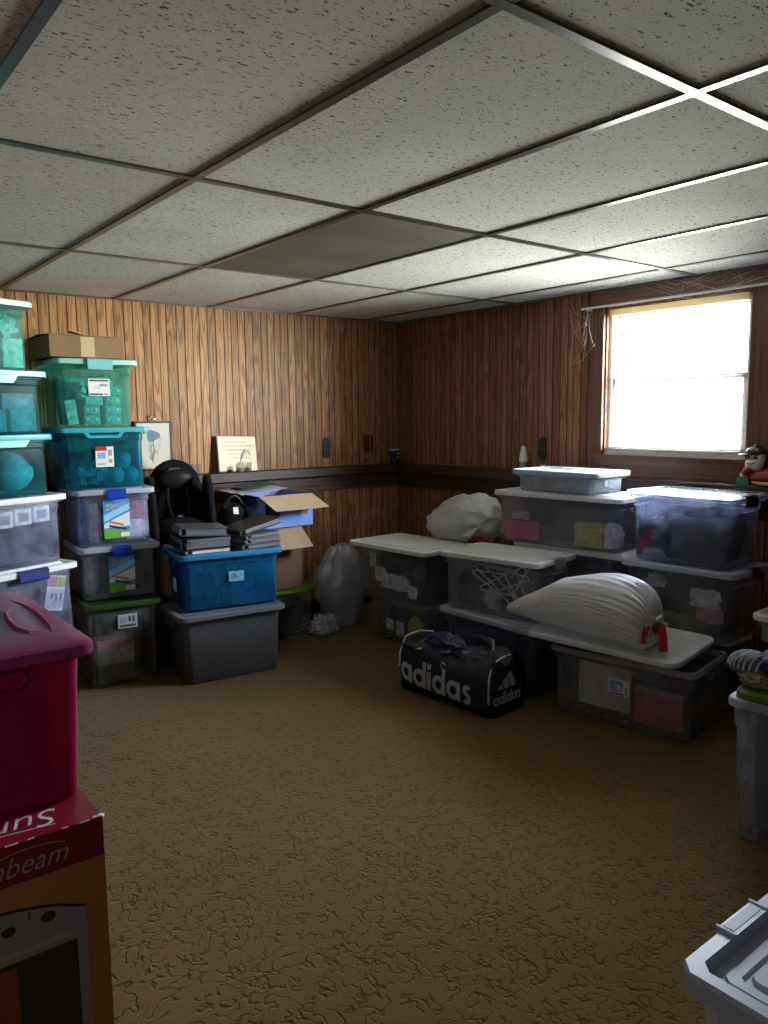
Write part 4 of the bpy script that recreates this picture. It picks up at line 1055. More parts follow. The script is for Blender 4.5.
# =================================================================== stacks against the wall
c, rz, L, W, z0, h, t = (-.30, -1.965), -86, .66, .32, 0, .352, .92
o = make_bin('storage_bin', 'clear bin on the carpet at the wall behind the hanger bin', c, rz, L, W, z0, h, t, 'clear_dim', 'white_lid', group=G3, hl=.012, lstyle=1)
c, rz, L, W, z0, h, t = (-.30, -1.985), -86, .74, .35, .3525, .338, .93
o = make_bin('storage_bin', 'clear dark-filled bin under the bin with the pink folder', c, rz, L, W, z0, h, t, 'clear_dim', 'white_lid', group=G3)
P = lambda p: W2((c[0], c[1], z0+F), rz, p)
fill('clothing', 'dark clothing in the bin under the pink folder bin', 'clothing', P((0, 0, 0)), rz, .60, .26, .27, 'c_dark', 41)
c, rz, L, W, z0, h, t = (-.340, -1.925), -84, .80, .395, .692, .292, .95
o = make_bin('storage_bin', 'big clear bin by the wall showing a pink folder and a yellow carton', c, rz, L, W, z0, h, t, 'clear', 'white_lid', group=G3, lid_label='white lid')
P = lambda p: W2((c[0], c[1], z0+F), rz, p)
carton('pink_folder', 'pink folder inside the big clear bin by the wall', P((-.235, -.130, .0)), rz, (.24, .03, .105), 'c_pink', 'folder')
carton('card', 'pale card standing behind the pink folder', P((-.265, -.105, .0)), rz, (.12, .012, .15), 'c_pale', 'card')
q = carton('carton', 'yellow green carton inside the big clear bin by the wall', P((.195, -.115, .0)), rz, (.165, .07, .128), 'c_lime')
for i in range(5):
    b = MB(); b.box((0, -.0355, .02+.021*i), (.14, .001, .006)); b.obj('print', 'c_yellow', q)
heap('white_cloth', 'white cloth bunched at the near end of the pink folder bin', 'cloth', P((.305, -.085, 0)), rz, (.09, .14, .14), 'c_white', .35, 3, 5)
fill('clothing', 'dark clothing behind the pink folder in the big clear bin', 'clothing', P((-.02, .05, 0)), rz, .58, .20, .21, 'c_slate', 43)
c, rz, L, W, z0, h, t = (-.368, -1.93), -88.5, .57, .345, .9855, .114, .90
o = make_bin('storage_bin', 'shallow white-lidded bin topmost of its stack near the air freshener', c, rz, L, W, z0, h, t, 'frost', 'sky_tint_white_lid', group=G3, lstyle=1, hl=.010, r=.035, lid_label='white lid with a dished top')
b = MB(); X = Matrix.Translation((L/2-.028, 0, .052)); b.tube([(0, -.055, .02), (.012, -.05, -.01), (.014, 0, -.018), (.012, .05, -.01), (0, .055, .02)], .004, 8, X=X); b.obj('grip_loop', 'frost', o, True)
P = lambda p: W2((c[0], c[1], z0+F), rz, p)
fill('linens', 'pale linens folded in the shallow white-lidded bin', 'linens', P((-.01, 0, 0)), rz, .44, .25, .055, 'c_pale', 45)
# stack below the window
c, rz, L, W, z0, h, t = (-.275, -2.63), -90, .50, .25, 0, .352, .95
o = make_bin('storage_bin', 'clear bin on the carpet behind the open bin under the window', c, rz, L, W, z0, h, t, 'clear_dim', 'white_lid', group=G3, hl=.012, lstyle=1)
c, rz, L, W, z0, h, t = (-.335, -2.655), -86.5, .57, .39, .3525, .338, .90
o = make_bin('storage_bin', 'clear dark-filled bin with white and pink things, below the window stack top', c, rz, L, W, z0, h, t, 'clear_dim', 'pale_grey_lid', group=G3, hl=.012, lstyle=1)
front_latch(o, L, W, o['hb'], 'latch_black', .07, 'end', .02)
P = lambda p: W2((c[0], c[1], z0+F), rz, p)
fill('clothing', 'dark navy clothing in the bin with a white and pink cloth', 'clothing', P((0, .04, .0)), rz, .44, .24, .27, 'c_slate', 47)
scrap('cloth', 'white cloth folded in the dark bin under the window', 'cloth', P((.135, -.152, .185)), rz, (.14, .085), 'c_white', 15)
heap('cloth', 'pink cloth under the white one in the dark bin by the window', 'cloth', P((.15, -.135, .07)), rz, (.13, .06, .09), 'c_rose', .3, 3, 5)
heap('cloth', 'grey cloth bunched low in the dark bin under the window', 'cloth', P((-.02, -.12, 0)), rz, (.26, .07, .09), 'c_khaki', .35, 4, 7)
heap('cloth', 'pale grey rag near the lid of the dark bin under the window', 'cloth', P((-.12, -.13, .20)), rz, (.10, .05, .07), 'c_pale', .4, 4, 9)
c, rz, L, W, z0, h, t = (-.330, -2.65), -90, .55, .375, .6915, .336, .88
o = make_bin('storage_bin', 'bluish clear bin directly below the window with dark clothes inside', c, rz, L, W, z0, h, t, 'clear_blue', 'clear_blue', group=G3, hl=.010, lstyle=1)
front_latch(o, L, W, o['hb'], 'latch_black', .10, 'end', -.02)
P = lambda p: W2((c[0], c[1], z0+F), rz, p)
fill('clothing', 'dark clothes heaped in the bluish bin below the window', 'clothing', P((.03, .01, 0)), rz, .38, .25, .185, 'c_dark', 49)
heap('clothing', 'dark rolled sweater at the far end of the bluish bin', 'clothing', P((-.14, -.09, .06)), rz, (.20, .13, .15), 'c_dark', .2, 2, 5)
b = MB(); b.tube([(0, 0, 0), (.02, -.006, .05), (.05, -.004, .10), (.07, 0, .135)], [.010, .012, .012, .008], 8); q = b.obj('red_strap', 'c_red', None, True, P((-.205, -.14, .01)), (0, 0, R(rz))); tag(q, 'dull red strap against the far end of the bluish bin', 'strap')
scrap('paper_scrap', 'white torn scrap in the bluish bin below the window', 'paper', P((-.125, -.158, .115)), rz, (.06, .05), 'c_white', 21)
heap('cloth', 'bluish cloth folded over the dark clothes below the window', 'cloth', P((.04, .02, .205)), rz, (.36, .20, .08), 'c_slate', .35, 3, 4)

# =================================================================== open bin with lid askew and trash bag
c, rz, L, W, z0, h, t = (-.705, -2.605), -80, .715, .445, 0, .318, .92
o = make_bin('storage_bin', 'open grey-clear bin with lid askew showing a pink folder', c, rz, L, W, z0, h, t, 'clear_cloudy', None, group=G3)
add_rim(o, L, W, h)
P = lambda p: W2((c[0], c[1], z0+F), rz, p)
yw = wall_y(W, h, t, .16)
s = sticker(o, .005, .185, .098, .075, yw-.006, [('c_blue', .06, .25, .62, .62), ('c_white', .3, .4, .3, .3), ('ink', .06, .06, .7, .10), ('ink_grey', .8, .1, .14, .5)], 'paper', label='white label with a picture')
carton('paper_sheaf', 'pale sheaf of paper standing in the open bin', P((-.075, -.174, .05)), rz, (.25, .012, .20), 'paper', 'papers')
q = carton('pink_folder', 'pink folder with lacy top edge in the open bin', P((.175, -.170, .025)), rz, (.215, .016, .145), 'c_pink', 'folder')
b = MB()
for i in range(18): b.rbox((-.10+.0118*i, 0, .150+.004*(i % 2)), (.010, .012, .016), .003)
b.obj('lacy_edge', 'c_pale', q)
fill('clothing', 'dark grey clothing filling the open bin', 'clothing', P((-.02, .04, 0)), rz, .56, .27, .185, 'c_slate', 51)
heap('plastic_bag', 'crumpled dark plastic along the rim of the open bin', 'plastic bag', P((.10, -.11, .20)), rz, (.32, .08, .09), 'c_grey', .4, 4, 4)
heap('plastic_bag', 'clear plastic wrap bunched at the uncovered end of the open bin', 'plastic bag', P((.27, .02, .19)), rz, (.09, .26, .10), 'c_grey', .4, 4, 7)
ld = thing('bin_lid', 'loose white lid lying askew on the open bin under a trash bag', 'lid', (-.775, -2.55, .379), R(-81))
ld.rotation_euler = (R(2.2), R(1.2), R(-81))
b = MB(); lid_mesh(b, .735, .465, .012, .06, 1, .012); b.obj('lid_panel', 'ivory_lid', ld, True)
# trash bag: axis from thin tail to gathered neck
tb = thing('trash_bag', 'big white trash bag tied with red drawstring on the loose lid', 'trash bag', (-.885, -2.485, .402), R(-80))
b = MB(); nu, nv = 110, 64; rings = []; TX, TN = -.44, .30
for i in range(nv+1):
    f = i/nv
    u_ = max(0, (f-.74)/.26); x74 = TX+(TN-TX)*.74
    x = TX+(TN-TX)*f if f < .74 else x74+(TN-x74)*math.sin(u_*PI/2*1.10)
    yo = -.060*u_**1.8
    if f < .50: rad = .024+(.128-.024)*(f/.50)**.55
    elif f < .74: rad = .128+.016*math.sin((f-.50)/.24*PI/2)
    else: rad = .016+.128*math.sqrt(max(0, 1-((f-.74)/.26)**2.2))
    wide = rad*(1.22 if f > .3 else 1.6-.38*f/.3)
    flat = 1 if f > .4 else .55+.45*(f/.4)
    pl = 0 if f < .30 else min(1, (f-.30)/.45)
    base_ = .030*(1-f)**2
    ring = []
    zc_ = max(rad*flat*.93, .012)+base_*1.2
    if f > .74: zc_ += ((.092)-zc_)*((f-.74)/.26)**1.5
    for k_ in range(nu):
        a = 2*PI*k_/nu
        warp = noise.noise(Vector((f*2.0, math.cos(a)*1.2, math.sin(a)*1.2)))*1.8
        amp_ = .045+.18*max(0, (f-.80)/.20)
        rid = (abs(math.sin(a*17+warp*2.6))-.5)*amp_*pl+(abs(math.sin(a*19+warp*4+1.3))-.5)*.030*pl
        big = .10*noise.noise(Vector((f*2.2, math.cos(a)*1.0, math.sin(a)*1.0+4)))
        fine = .020*noise.noise(Vector((f*9, math.cos(a)*5, math.sin(a)*5)))
        crs = .03*max(0, noise.noise(Vector((f*7+math.cos(a)*3, math.sin(a)*3, 9))))*(1-pl)
        m = 1+rid+big+fine+crs
        y_ = math.cos(a)*wide*m; z_ = zc_+math.sin(a)*rad*flat*m
        if z_ < .003: z_ = .003
        ring.append((x, y_+yo, z_))
    rings.append(ring)
b.loft(rings); b.obj('bag', 'bag_grey', tb, True)
NX, NZ = TX+(TN-TX)*.74+(TN-TX)*.26*math.sin(PI/2*1.10)-.002, .100
NT = Matrix.Translation((NX, -.060, 0)) @ Matrix.Rotation(R(-38), 4, 'Z') @ Matrix.Translation((-NX, 0, 0))
b = MB(); X = NT @ Matrix.Translation((NX, 0, NZ)); rings = []
for f, rad in ((0, .030), (.25, .024), (.5, .032), (.8, .050), (1, .044)):
    rings.append([(.060*f-.006, math.cos(2*PI*k_/28)*rad*(1+.22*math.sin(k_*2*PI/28*7)), math.sin(2*PI*k_/28)*rad*(1+.22*math.sin(k_*2*PI/28*7))) for k_ in range(28)])
b.loft(rings, X=X); b.obj('gathered_neck', 'bag_grey', tb, True)
b = MB(); b.ball((.056, 0, 0), (.010, .046, .046), 16, 10, .3, 3, 2, X); b.obj('neck_shade_cap', 'c_brown', tb, True)  # dark cap, its colour stands in for shade inside the neck
b = MB(); b.tube([(NX+.012, .029*math.cos(a*PI/10), NZ+.029*math.sin(a*PI/10)) for a in range(21)], .007, 6, X=NT); b.obj('drawstring', 'red_tie', tb, True)
def ribbon(pts, w, th=.002, X=None):
    b = MB(); rings = []
    for i, p in enumerate(pts):
        p = Vector(p); t_ = (Vector(pts[min(i+1, len(pts)-1)])-Vector(pts[max(0, i-1)])).normalized()
        s_ = Vector((.35, 1, 0)).normalized(); n_ = t_.cross(s_).normalized()
        rings.append([p-s_*w/2-n_*th/2, p+s_*w/2-n_*th/2, p+s_*w/2+n_*th/2, p-s_*w/2+n_*th/2])
    b.loft(rings, X=X); return b
ribbon([(NX+.014, .012, NZ+.026), (NX+.056, .014, NZ+.016), (NX+.072, .018, NZ-.02), (NX+.074, .02, NZ-.060), (NX+.076, .022, NZ-.098)], .034, .002, NT).obj('drawstring_end', 'red_tie', tb, True)
ribbon([(NX+.014, -.020, NZ+.022), (NX+.050, -.046, NZ+.012), (NX+.062, -.060, NZ-.016), (NX+.056, -.066, NZ-.045), (NX+.062, -.062, NZ-.062)], .028, .002, NT).obj('drawstring_end', 'red_tie', tb, True)

# =================================================================== sports bag
AD = thing('duffel_bag', 'dark navy sports duffel with white lettering on the carpet', 'duffel bag', (-1.180, -1.91, 0), R(-85.5))
BL, BD, BH = .61, .30, .262
def sect(z):   # half depth of the bag at height z
    q = abs((z-BH*.45)/(BH*.56)); return BD/2*max(0., 1-min(1, q)**3.2)**(1/2.6)
def fronty(x, z):
    e = max(0., (abs(x)-BL*.36)/(BL*.14)); return -sect(z)*(1-.10*e*e)-.006*math.sin(x*9)
b = MB(); rings = []; nx = 34
for i in range(nx+1):
    x = -BL/2+BL*i/nx; e = max(0., (abs(x)-BL*.44)/(BL*.06)); sc_ = 1-.16*e*e
    ring = []; na = 44
    for k_ in range(na):
        a = 2*PI*k_/na
        z = BH*.45+BH*.56*.985*math.copysign(abs(math.sin(a))**.75, math.sin(a))
        y_ = sect(z)*(1 if math.cos(a) >= 0 else -1)
        if abs(math.cos(a)) < .35: y_ *= abs(math.cos(a))/.35 if sect(z) > .03 else 1
        if y_ < 0 and .03 < z < BH*.85: y_ = fronty(x, z)
        if z > BH*.66:
            k2 = min(1, (z-BH*.66)/(BH*.3))
            z += k2*(.040*noise.noise(Vector((x*9, y_*10, 2)))+.020*noise.noise(Vector((x*24, y_*24, 5))) -.020*math.exp(-((x-.06)/.09)**2)+.012)
            y_ += k2*.022*noise.noise(Vector((x*13, z*20, 7)))
        zz = max(0., z*(1-.0*e)); ring.append((x+math.copysign(.014, x)*e*0, y_*sc_, BH*.45+(zz-BH*.45)*sc_ if z > .02 else max(0, zz)))
    rings.append(ring)
b.loft(rings); b.obj('bag_body', 'navy_nylon', AD, True)
# letters drawn as outlines then laid onto the bag
def arc(cx, cy, r0, r1, a0, a1, n=22):
    o_ = [(cx+r1*math.cos(a0+(a1-a0)*i/n), cy+r1*math.sin(a0+(a1-a0)*i/n)) for i in range(n+1)]
    i_ = [(cx+r0*math.cos(a0+(a1-a0)*i/n), cy+r0*math.sin(a0+(a1-a0)*i/n)) for i in range(n+1)]
    return o_, i_
def strip_quads(o_, i_): return [(o_[k_], o_[k_+1], i_[k_+1], i_[k_]) for k_ in range(len(o_)-1)]
def glyph(ch, x):     # x-height 1; returns quads and advance
    q = []; t_ = .30
    def bar(x0, x1, y0, y1, n=4):
        for k_ in range(n): q.append(((x0, y0+(y1-y0)*k_/n), (x1, y0+(y1-y0)*k_/n), (x1, y0+(y1-y0)*(k_+1)/n), (x0, y0+(y1-y0)*(k_+1)/n)))
    if ch in 'ad':
        q += strip_quads(*arc(x+.5, .5, .5-t_*.85, .5, 0, 2*PI, 30)); bar(x+1-t_*.75, x+1.02, 0, 1.0 if ch == 'a' else 1.42); return q, 1.14
    if ch == 'i':
        bar(x, x+t_, 0, 1); bar(x, x+t_, 1.14, 1.42, 2); return q, .42
    if ch == 's':
        r1, w_ = .285, .23
        q += strip_quads(*arc(x+.36, 1-r1, r1-w_, r1, R(25), R(270), 16)); q += strip_quads(*arc(x+.36, r1, r1-w_, r1, R(90), R(-155), 16))
        bar(x+.30, x+.44, .5-.072, .5+.072, 1); return q, .78
    return q, .5
def letters(word, place, name, parent, mat='white_print', wob=None):
    x = 0.
    for ch in word:
        q, adv = glyph(ch, x); b = MB()
        for quad in q:
            P0 = [place(px, py, 0) for px, py in quad]; P1 = [place(px, py, 1) for px, py in quad]
            b.loft([P0, P1])
        b.obj(name, mat, parent); x += adv
    return x
tot = 1.14*4+.42+.78
SX = .50/5.70; SZ = .094
def on_front(px, py, out):
    x = -.282+px*SX; z = .052+py*SZ
    if px < 1.2: x += .012*(1.2-px); z += .018*(1.2-px)
    y_ = fronty(x, z)*(1-.16*max(0., (abs(x)-BL*.44)/(BL*.06))**2)
    return (x, y_-.0015-(.0018 if out else 0), z)
letters('adidas', on_front, 'lettering', AD)
def on_end(px, py, out):
    return (BL/2+.0015+(.0018 if out else 0), -.108+px*.036, .058+py*.040)
letters('adidas', on_end, 'lettering', AD)
for k_ in range(3):   # three slanted bars rising
    x0 = -.070+.046*k_; hh = .030+.024*k_
    b = MB(); zb_ = .128; dx = -.040*(hh/.08)
    # each bar leans back, cut level at the bottom
    pts = [(x0, zb_), (x0+.036, zb_), (x0+.036+dx*.9, zb_+hh*.97), (x0+.008+dx*1.05, zb_+hh*.80)]
    if k_ == 0: pts = [(x0, zb_+.0), (x0+.036, zb_), (x0+.024, zb_+.026), (x0-.004, zb_+.012)]
    b.loft([[(BL/2+.0015, u, v) for u, v in pts], [(BL/2+.0033, u, v) for u, v in pts]]); b.obj('emblem_stripe', 'white_print', AD)
def ontop(x, y): return .205+.0*x
for nm, pts in (('piping', [(BL/2-.010, -.118, .06), (BL/2-.008, -.122, .11), (BL/2-.012, -.112, .165), (BL/2-.02, -.085, .205), (BL/2-.018, -.03, .222), (BL/2-.02, .04, .224)]),
                ('piping', [(-BL/2+.012, -.122, .10), (-BL/2+.012, -.118, .16), (-BL/2+.02, -.085, .225), (-BL/2+.06, -.03, .245), (-BL/2+.13, 0, .248)])):
    b = MB(); b.tube([(q_[0], q_[1]*1.09, q_[2]*1.22) for q_ in pts], .0046, 8); b.obj(nm, 'piping', AD, True)
for y_, xs, dz in ((-.075, (-.16, .02), .235), (.045, (.03, .19), .245)):
    b = MB(); n = 14
    b.tube([(xs[0]+(xs[1]-xs[0])*i/n, y_-.02*math.sin(PI*i/n), dz*1.2-.035+.070*math.sin(PI*i/n)**.7) for i in range(n+1)], .010, 8); b.obj('carry_handle', 'navy_shine', AD, True)
b = MB(); b.ball((-.07, -.02, .262), (.26, .18, .085), 30, 16, .35, 3, 4); b.ball((.11, -.01, .245), (.24, .19, .07), 30, 16, .35, 3, 9)
b.obj('crumpled_top', 'navy_shine', AD, True)
for p_ in ((.02, -.142, .198), (-.02, -.05, .315), (.16, .035, .315)):
    b = MB(); b.tube([(p_[0]+.014*math.cos(a*PI/9), p_[1], p_[2]+.014*math.sin(a*PI/9)) for a in range(15)], .0028, 6); b.obj('ring', 'chrome', AD, True)
b = MB(); b.tube([(-.20, -.125, .235), (-.16, -.135, .24), (-.13, -.13, .25)], .004, 6); b.obj('zip_pull', 'chrome', AD, True)
ribbon([(.19, .03, .33), (.20, .02, .30), (.205, .012, .27)], .012).obj('strap_end', 'white_print', AD, True)

# =================================================================== right edge of the view
c, rz, L, W, z0, h, t = (-1.190, -3.622), -82, .52, .42, 0, .480, .86
o = make_bin('storage_bin', 'tall clear bin with pale rim and green lid in front of the open bin', c, rz, L, W, z0, h, t, 'clear', None)
add_rim(o, L, W, h)
fill('clothing', 'dark navy clothing filling the tall green-lidded bin', 'clothing', (c[0], c[1], F), rz, .38, .29, .40, 'c_navy', 61, base=.90)
ld2 = thing('bin_lid', 'green lid resting loosely on the tall clear bin', 'lid', (c[0]+.005, c[1], .494), R(-82))
b = MB(); lid_mesh(b, .465, .365, .030, .04, 2, .012); b.obj('lid_panel', 'green_top', ld2, True)
# cloth shoe and dark cloth on that lid
sh = thing('knit_slipper', 'grey and black patterned knit slipper on the green lid', 'slipper', (-1.300, -3.425, .522), R(-100))
b = MB(); b.ball((0, 0, .045), (.14, .12, .085), 28, 16, .10, 3, 4, flat=-.043); b.obj('upper', 'c_shoe', sh, True)
b = MB()
for k_ in range(7):
    a0_ = -.055+.018*k_
    b.tube([(a0_, .066*math.sin(t_*PI/10-PI/2)*math.sqrt(max(.1, 1-(a0_/.075)**2)), .047+.047*math.cos(t_*PI/10-PI/2)*math.sqrt(max(.1, 1-(a0_/.075)**2))) for t_ in range(11)], .0028, 5)
b.obj('knit_rib', 'c_pale', sh, True)
o = heap('navy_jacket', 'bunched dark navy jacket on the green lid beside the slipper', 'jacket', (-1.255, -3.560, .523), -82, (.26, .20, .135), 'c_navy', .3, 2.4, 6)
o = heap('patterned_cloth', 'pale patterned cloth peeking out under the navy jacket', 'cloth', (-1.355, -3.47, .523), -82, (.10, .07, .045), 'c_khaki', .35, 4, 3)
# white bin further back and its support
c2 = (-.372, -3.250)
q = make_bin('storage_bin', 'clear bin on the carpet under the white lidded bin beyond the slipper', (c2[0]+.03, c2[1]-.05), -90, .38, .34, 0, .418, .94, 'clear_dim', 'white_lid', hl=.012, lstyle=1)
q = make_bin('storage_bin', 'small milky bin with a white lid beyond the green-lidded bin', c2, -88, .44, .30, .419, .125, .93, 'frost', 'white_lid', hl=.016, r=.03)
front_latch(q, .44, .30, q['hb'], 'latch_grey', .08, 'front', -.08)

# grey tote at the very front
c, rz, L, W, z0, h, t = (-2.265, -4.195), 0, .62, .53, 0, .40, .90
o = thing('storage_tote', 'clear tote with chamfered grey clip lid nearest the viewer', 'storage tote', (c[0], c[1], 0), 0)
def chamf(hx, hy, r, z):
    return [(hx, -hy+r, z), (hx, hy-r, z), (hx-r, hy, z), (-hx+r, hy, z), (-hx, hy-r, z), (-hx, -hy+r, z), (-hx+r, -hy, z), (hx-r, -hy, z)]
b = MB(); b.loft([chamf(.255, .21, .03, 0), chamf(.262, .217, .03, .006), chamf(.284, .239, .03, .345), chamf(.296, .251, .03, .350), chamf(.296, .251, .03, .362), chamf(.280, .235, .03, .362), chamf(.257, .212, .03, .012)]); b.obj('tub', 'clear', o)
hx, hy = L/2, W/2
b = MB(); b.loft([chamf(hx-.006, hy-.006, .024, .3625), chamf(hx-.001, hy-.001, .026, .358), chamf(hx, hy, .026, .392), chamf(hx-.004, hy-.004, .024, .400), chamf(hx-.030, hy-.030, .020, .400), chamf(hx-.034, hy-.034, .018, .374), chamf(hx-.058, hy-.058, .014, .374), chamf(hx-.060, hy-.060, .012, .380), chamf(hx-.080, hy-.080, .01, .380), chamf(hx-.082, hy-.082, .01, .374), chamf(hx-.092, hy-.092, .01, .374), chamf(hx-.094, hy-.094, .01, .384)])
l = b.obj('lid', 'tote_lid', o); sub(l, 'grey recessed lid')
for y_ in (-.12, -.04, .04, .12):
    b = MB(); b.rbox((.0, y_, .3845), (L-.205, .010, .002), .001); b.obj('lid_groove', 'tote_groove', l)
b = MB(); b.loft([[(x_, hy-.032, .394), (x_, hy-.033, .404), (x_, hy+.003, .404), (x_, hy+.006, .398), (x_, hy+.006, .345), (x_, hy+.001, .345)] for x_ in (-.155, -.022)]); cl = b.obj('clip', 'tote_lid', o)
b = MB(); b.box((-.0885, hy-.013, .4045), (.108, .022, .001)); b.obj('clip_inset', 'clip_dark', cl)
for x_ in (-.152, -.025):
    b = MB(); b.rbox((x_, hy-.013, .405), (.007, .040, .004), .001); b.obj('clip_ridge', 'pale_grey_lid', cl)
fill('clothing', 'grey things filling the chamfered-lid tote', 'clothing', (c[0], c[1], .014), 0, .44, .36, .28, 'c_grey', 71)

# =================================================================== oven carton with magenta bin
bx0, bx1, by0, by1, bh = -3.84, -3.285, -2.97, -2.33, .53
o = thing('appliance_carton', 'large red and orange appliance carton under the magenta bin', 'box', ((bx0+bx1)/2, (by0+by1)/2, 0), 0)
w, dpt = bx1-bx0, by1-by0; BZ = .088
b = MB(); b.rbox((0, 0, bh/2-.0005), (w, dpt, bh-.001), .004); b.obj('carton_body', 'sun_side', o)
b = MB(); b.box((0, 0, bh), (w, dpt, .0015)); top_ = b.obj('top_panel', 'sun_red', o)
b = MB(); b.box((0, -dpt/2-.0006, bh-BZ/2), (w, .0012, BZ)); b.obj('front_band', 'sun_maroon', o)
b = MB(); b.box((0, -dpt/2-.0006, (bh-BZ)/2), (w, .0012, bh-BZ)); fp = b.obj('front_panel', 'sun_orange', o)
fy = -dpt/2-.0012
text_obj('lettering', 'Sunbeam', .062, 'print_dim', o, (w/2-.078, fy-.0006, bh-.070), FRONT, .35, .0004, -.0006, .95, 'RIGHT')
b = MB(); b.tube([(w/2-.30+.22*i/12, fy-.0004, bh-.052+.034*math.sin(PI*(i/12)*.75)) for i in range(13)], .0009, 5); b.obj('swoosh', 'print_dim', o)
text_obj('lettering', 'Sunbeam', .104, 'print_grey', top_, (w/2-.066, -dpt/2+.105, bh+.0012), (0, 0, PI), .35, .0004, -.001, .95, 'LEFT')
b = MB(); b.tube([(w/2-.45+.36*i/12, -dpt/2+.030+.02*math.sin(PI*i/12), bh+.001) for i in range(13)], .0012, 5); b.obj('swoosh', 'print_grey', top_)
for i in range(7):
    b = MB(); b.ball((w/2-.004-.010*(i % 3)*(i > 2), -dpt/2+.006+.010*(i % 2), bh-.002-.006*(i % 2)), (.018, .012, .010), 12, 8, .5, 4, i); b.obj('worn_corner', 'worn_white', o, True)
for i in range(9):
    b = MB(); b.box((w/2-.03-.055*i+random.uniform(-.01, .01), -dpt/2-.0004, bh+.0004), (random.uniform(.006, .03), .0022, .0022)); b.obj('worn_edge', 'worn_white', o)
# the oven pictured on the front: rounded face, knobs, window
pts = [(-.24, .01), (-.24, .30)]+[(-.24+.4715*i/18, .30+.089*math.sin(PI*(.10+.78*i/18)**1.0)**.8*(1 if i < 17 else .93)) for i in range(0, 19)]+[(.2315, .01)]
def flat(pts, name, mat, off, par=o):
    b = MB(); b.loft([[(px, fy-off, pz) for px, pz in pts], [(px, fy-off+.0008, pz) for px, pz in pts]]); return b.obj(name, mat, par)
flat([(px, pz+.006) for px, pz in pts], 'oven_picture', 'oven_black', .0008); op = flat(pts, 'oven_picture', 'oven_grey', .0012)
flat([(-.21, .02), (-.21, .272), (.2085, .272), (.2085, .02)], 'print', 'oven_black', .0020, op)
flat([(-.21, .02), (-.21, .262), (.085, .262), (.085, .02)], 'print', 'oven_red', .0026, op)
flat([(-.225, .283), (-.225, .296), (.200, .296), (.200, .283)], 'print', 'print_dim', .0020, op)
for (px, pz, sz) in ((.1525, .347, .024), (.0735, .345, .022), (-.06, .345, .022)):
    b = MB(); b.ball((px, fy-.002, pz), (sz*1.3, .003, sz), 16, 8); b.obj('print', 'oven_black', op, True)
flat([(.112, .356), (.116, .356), (.118, .372), (.114, .372)], 'print', 'oven_black', .0020, op)

c, rz, L, W, z0, h, t = (-3.489, -2.56), -90, .68, .47, .5315, .40, .89
o = thing('storage_bin', 'deep magenta see-through bin with an embossed domed lid on the red carton', 'storage bin', (c[0], c[1], z0), R(rz))
hb = .362; CUR[0] = (c, rz, L, W, z0, hb, t, True)
b = MB(); bin_body(b, L, W, hb, t, .03, step=False); b.obj('tub', 'magenta', o, True)
b = MB(); lid_mesh(b, L, W, .026, .034, 2, .016); l = b.obj('lid', 'magenta_lid', o, True, (0, 0, hb+.0005))
for pts in (((-.182, .168), (-.091, .184), (.0, .190), (.109, .184), (.20, .176), (.25, .165)), ((-.05, .150), (-.005, .124), (.09, .110), (.176, .108), (.23, .125), (.25, .165)),
            ((-.182, -.168), (-.091, -.184), (.0, -.190), (.109, -.184), (.20, -.176), (.25, -.165)), ((-.05, -.150), (-.005, -.124), (.09, -.110), (.176, -.108), (.23, -.125), (.25, -.165))):
    n_ = len(pts); q_ = []
    for i in range(21):
        f = i/20*(n_-1); k_ = min(int(f), n_-2); u = f-k_
        x_ = pts[k_][0]*(1-u)+pts[k_+1][0]*u; y_ = pts[k_][1]*(1-u)+pts[k_+1][1]*u
        e = min(L/2-abs(x_), W/2-abs(y_)); zt = .012+(.026-.012)*min(1, e/.10)**.6
        q_.append((x_, y_, zt-.001))
    b = MB(); b.tube(q_, [.0015+.0065*math.sin(PI*i/20) for i in range(21)], 8); b.obj('embossed_rib', 'magenta_lid', l, True)
b = MB(); b.loft([rr(.010, .075, .008, hb-.062), rr(.013, .085, .008, hb-.05), rr(.013, .085, .008, hb-.026)], X=Matrix.Translation((L/2-.018, 0, 0))); b.obj('handle', 'magenta', o, True)
P = lambda p: W2((c[0], c[1], z0+F), rz, p)
fill('clothing', 'dark clothing filling the magenta bin', 'clothing', P((0, 0, 0)), rz, .50, .33, .20, 'c_dark', 81, base=.90)
heap('dark_ball', 'dark round thing near the front of the magenta bin', 'ball', P((.16, .10, .215)), rz, (.12, .12, .09), 'c_brown', .08, 2, 3)

# =================================================================== on the ledge
ZL = 1.0505
fr = thing('framed_picture', 'framed cream picture of a blue flower sketch hanging behind the black seat', 'picture', (-1.945, -.012, 1.235))
b = MB(); fw, fh = .235, .30
for s_ in (-1, 1):
    b.box((s_*(fw/2-.006), 0, 0), (.012, .022, fh)); b.box((0, 0, s_*(fh/2-.006)), (fw-.02, .022, .012))
b.obj('frame', 'dark_wood', fr)
b = MB(); b.box((0, -.004, 0), (fw-.022, .006, fh-.022)); pp = b.obj('picture_sheet', 'cream', fr)
def pr(pts, mat): 
    b = MB(); b.loft([[(x_, -.0082, z_) for x_, z_ in pts], [(x_, -.0072, z_) for x_, z_ in pts]]); b.obj('print', mat, pp)
pr([(-.005+.042*math.cos(a*PI/9)*(1+.15*math.cos(a*PI/3)), .062+.034*math.sin(a*PI/9)*(1+.15*math.cos(a*PI/3))) for a in range(18)], 'sketch_blue')
b = MB()
for i in range(12):
    x_ = -.028+.05*random.random(); z_ = -.10+.09*random.random()
    b.tube([(x_, -.008, z_), (x_+random.uniform(-.02, .02), -.008, z_+.03), (x_+random.uniform(-.02, .03), -.008, z_+.055)], .0013, 4)
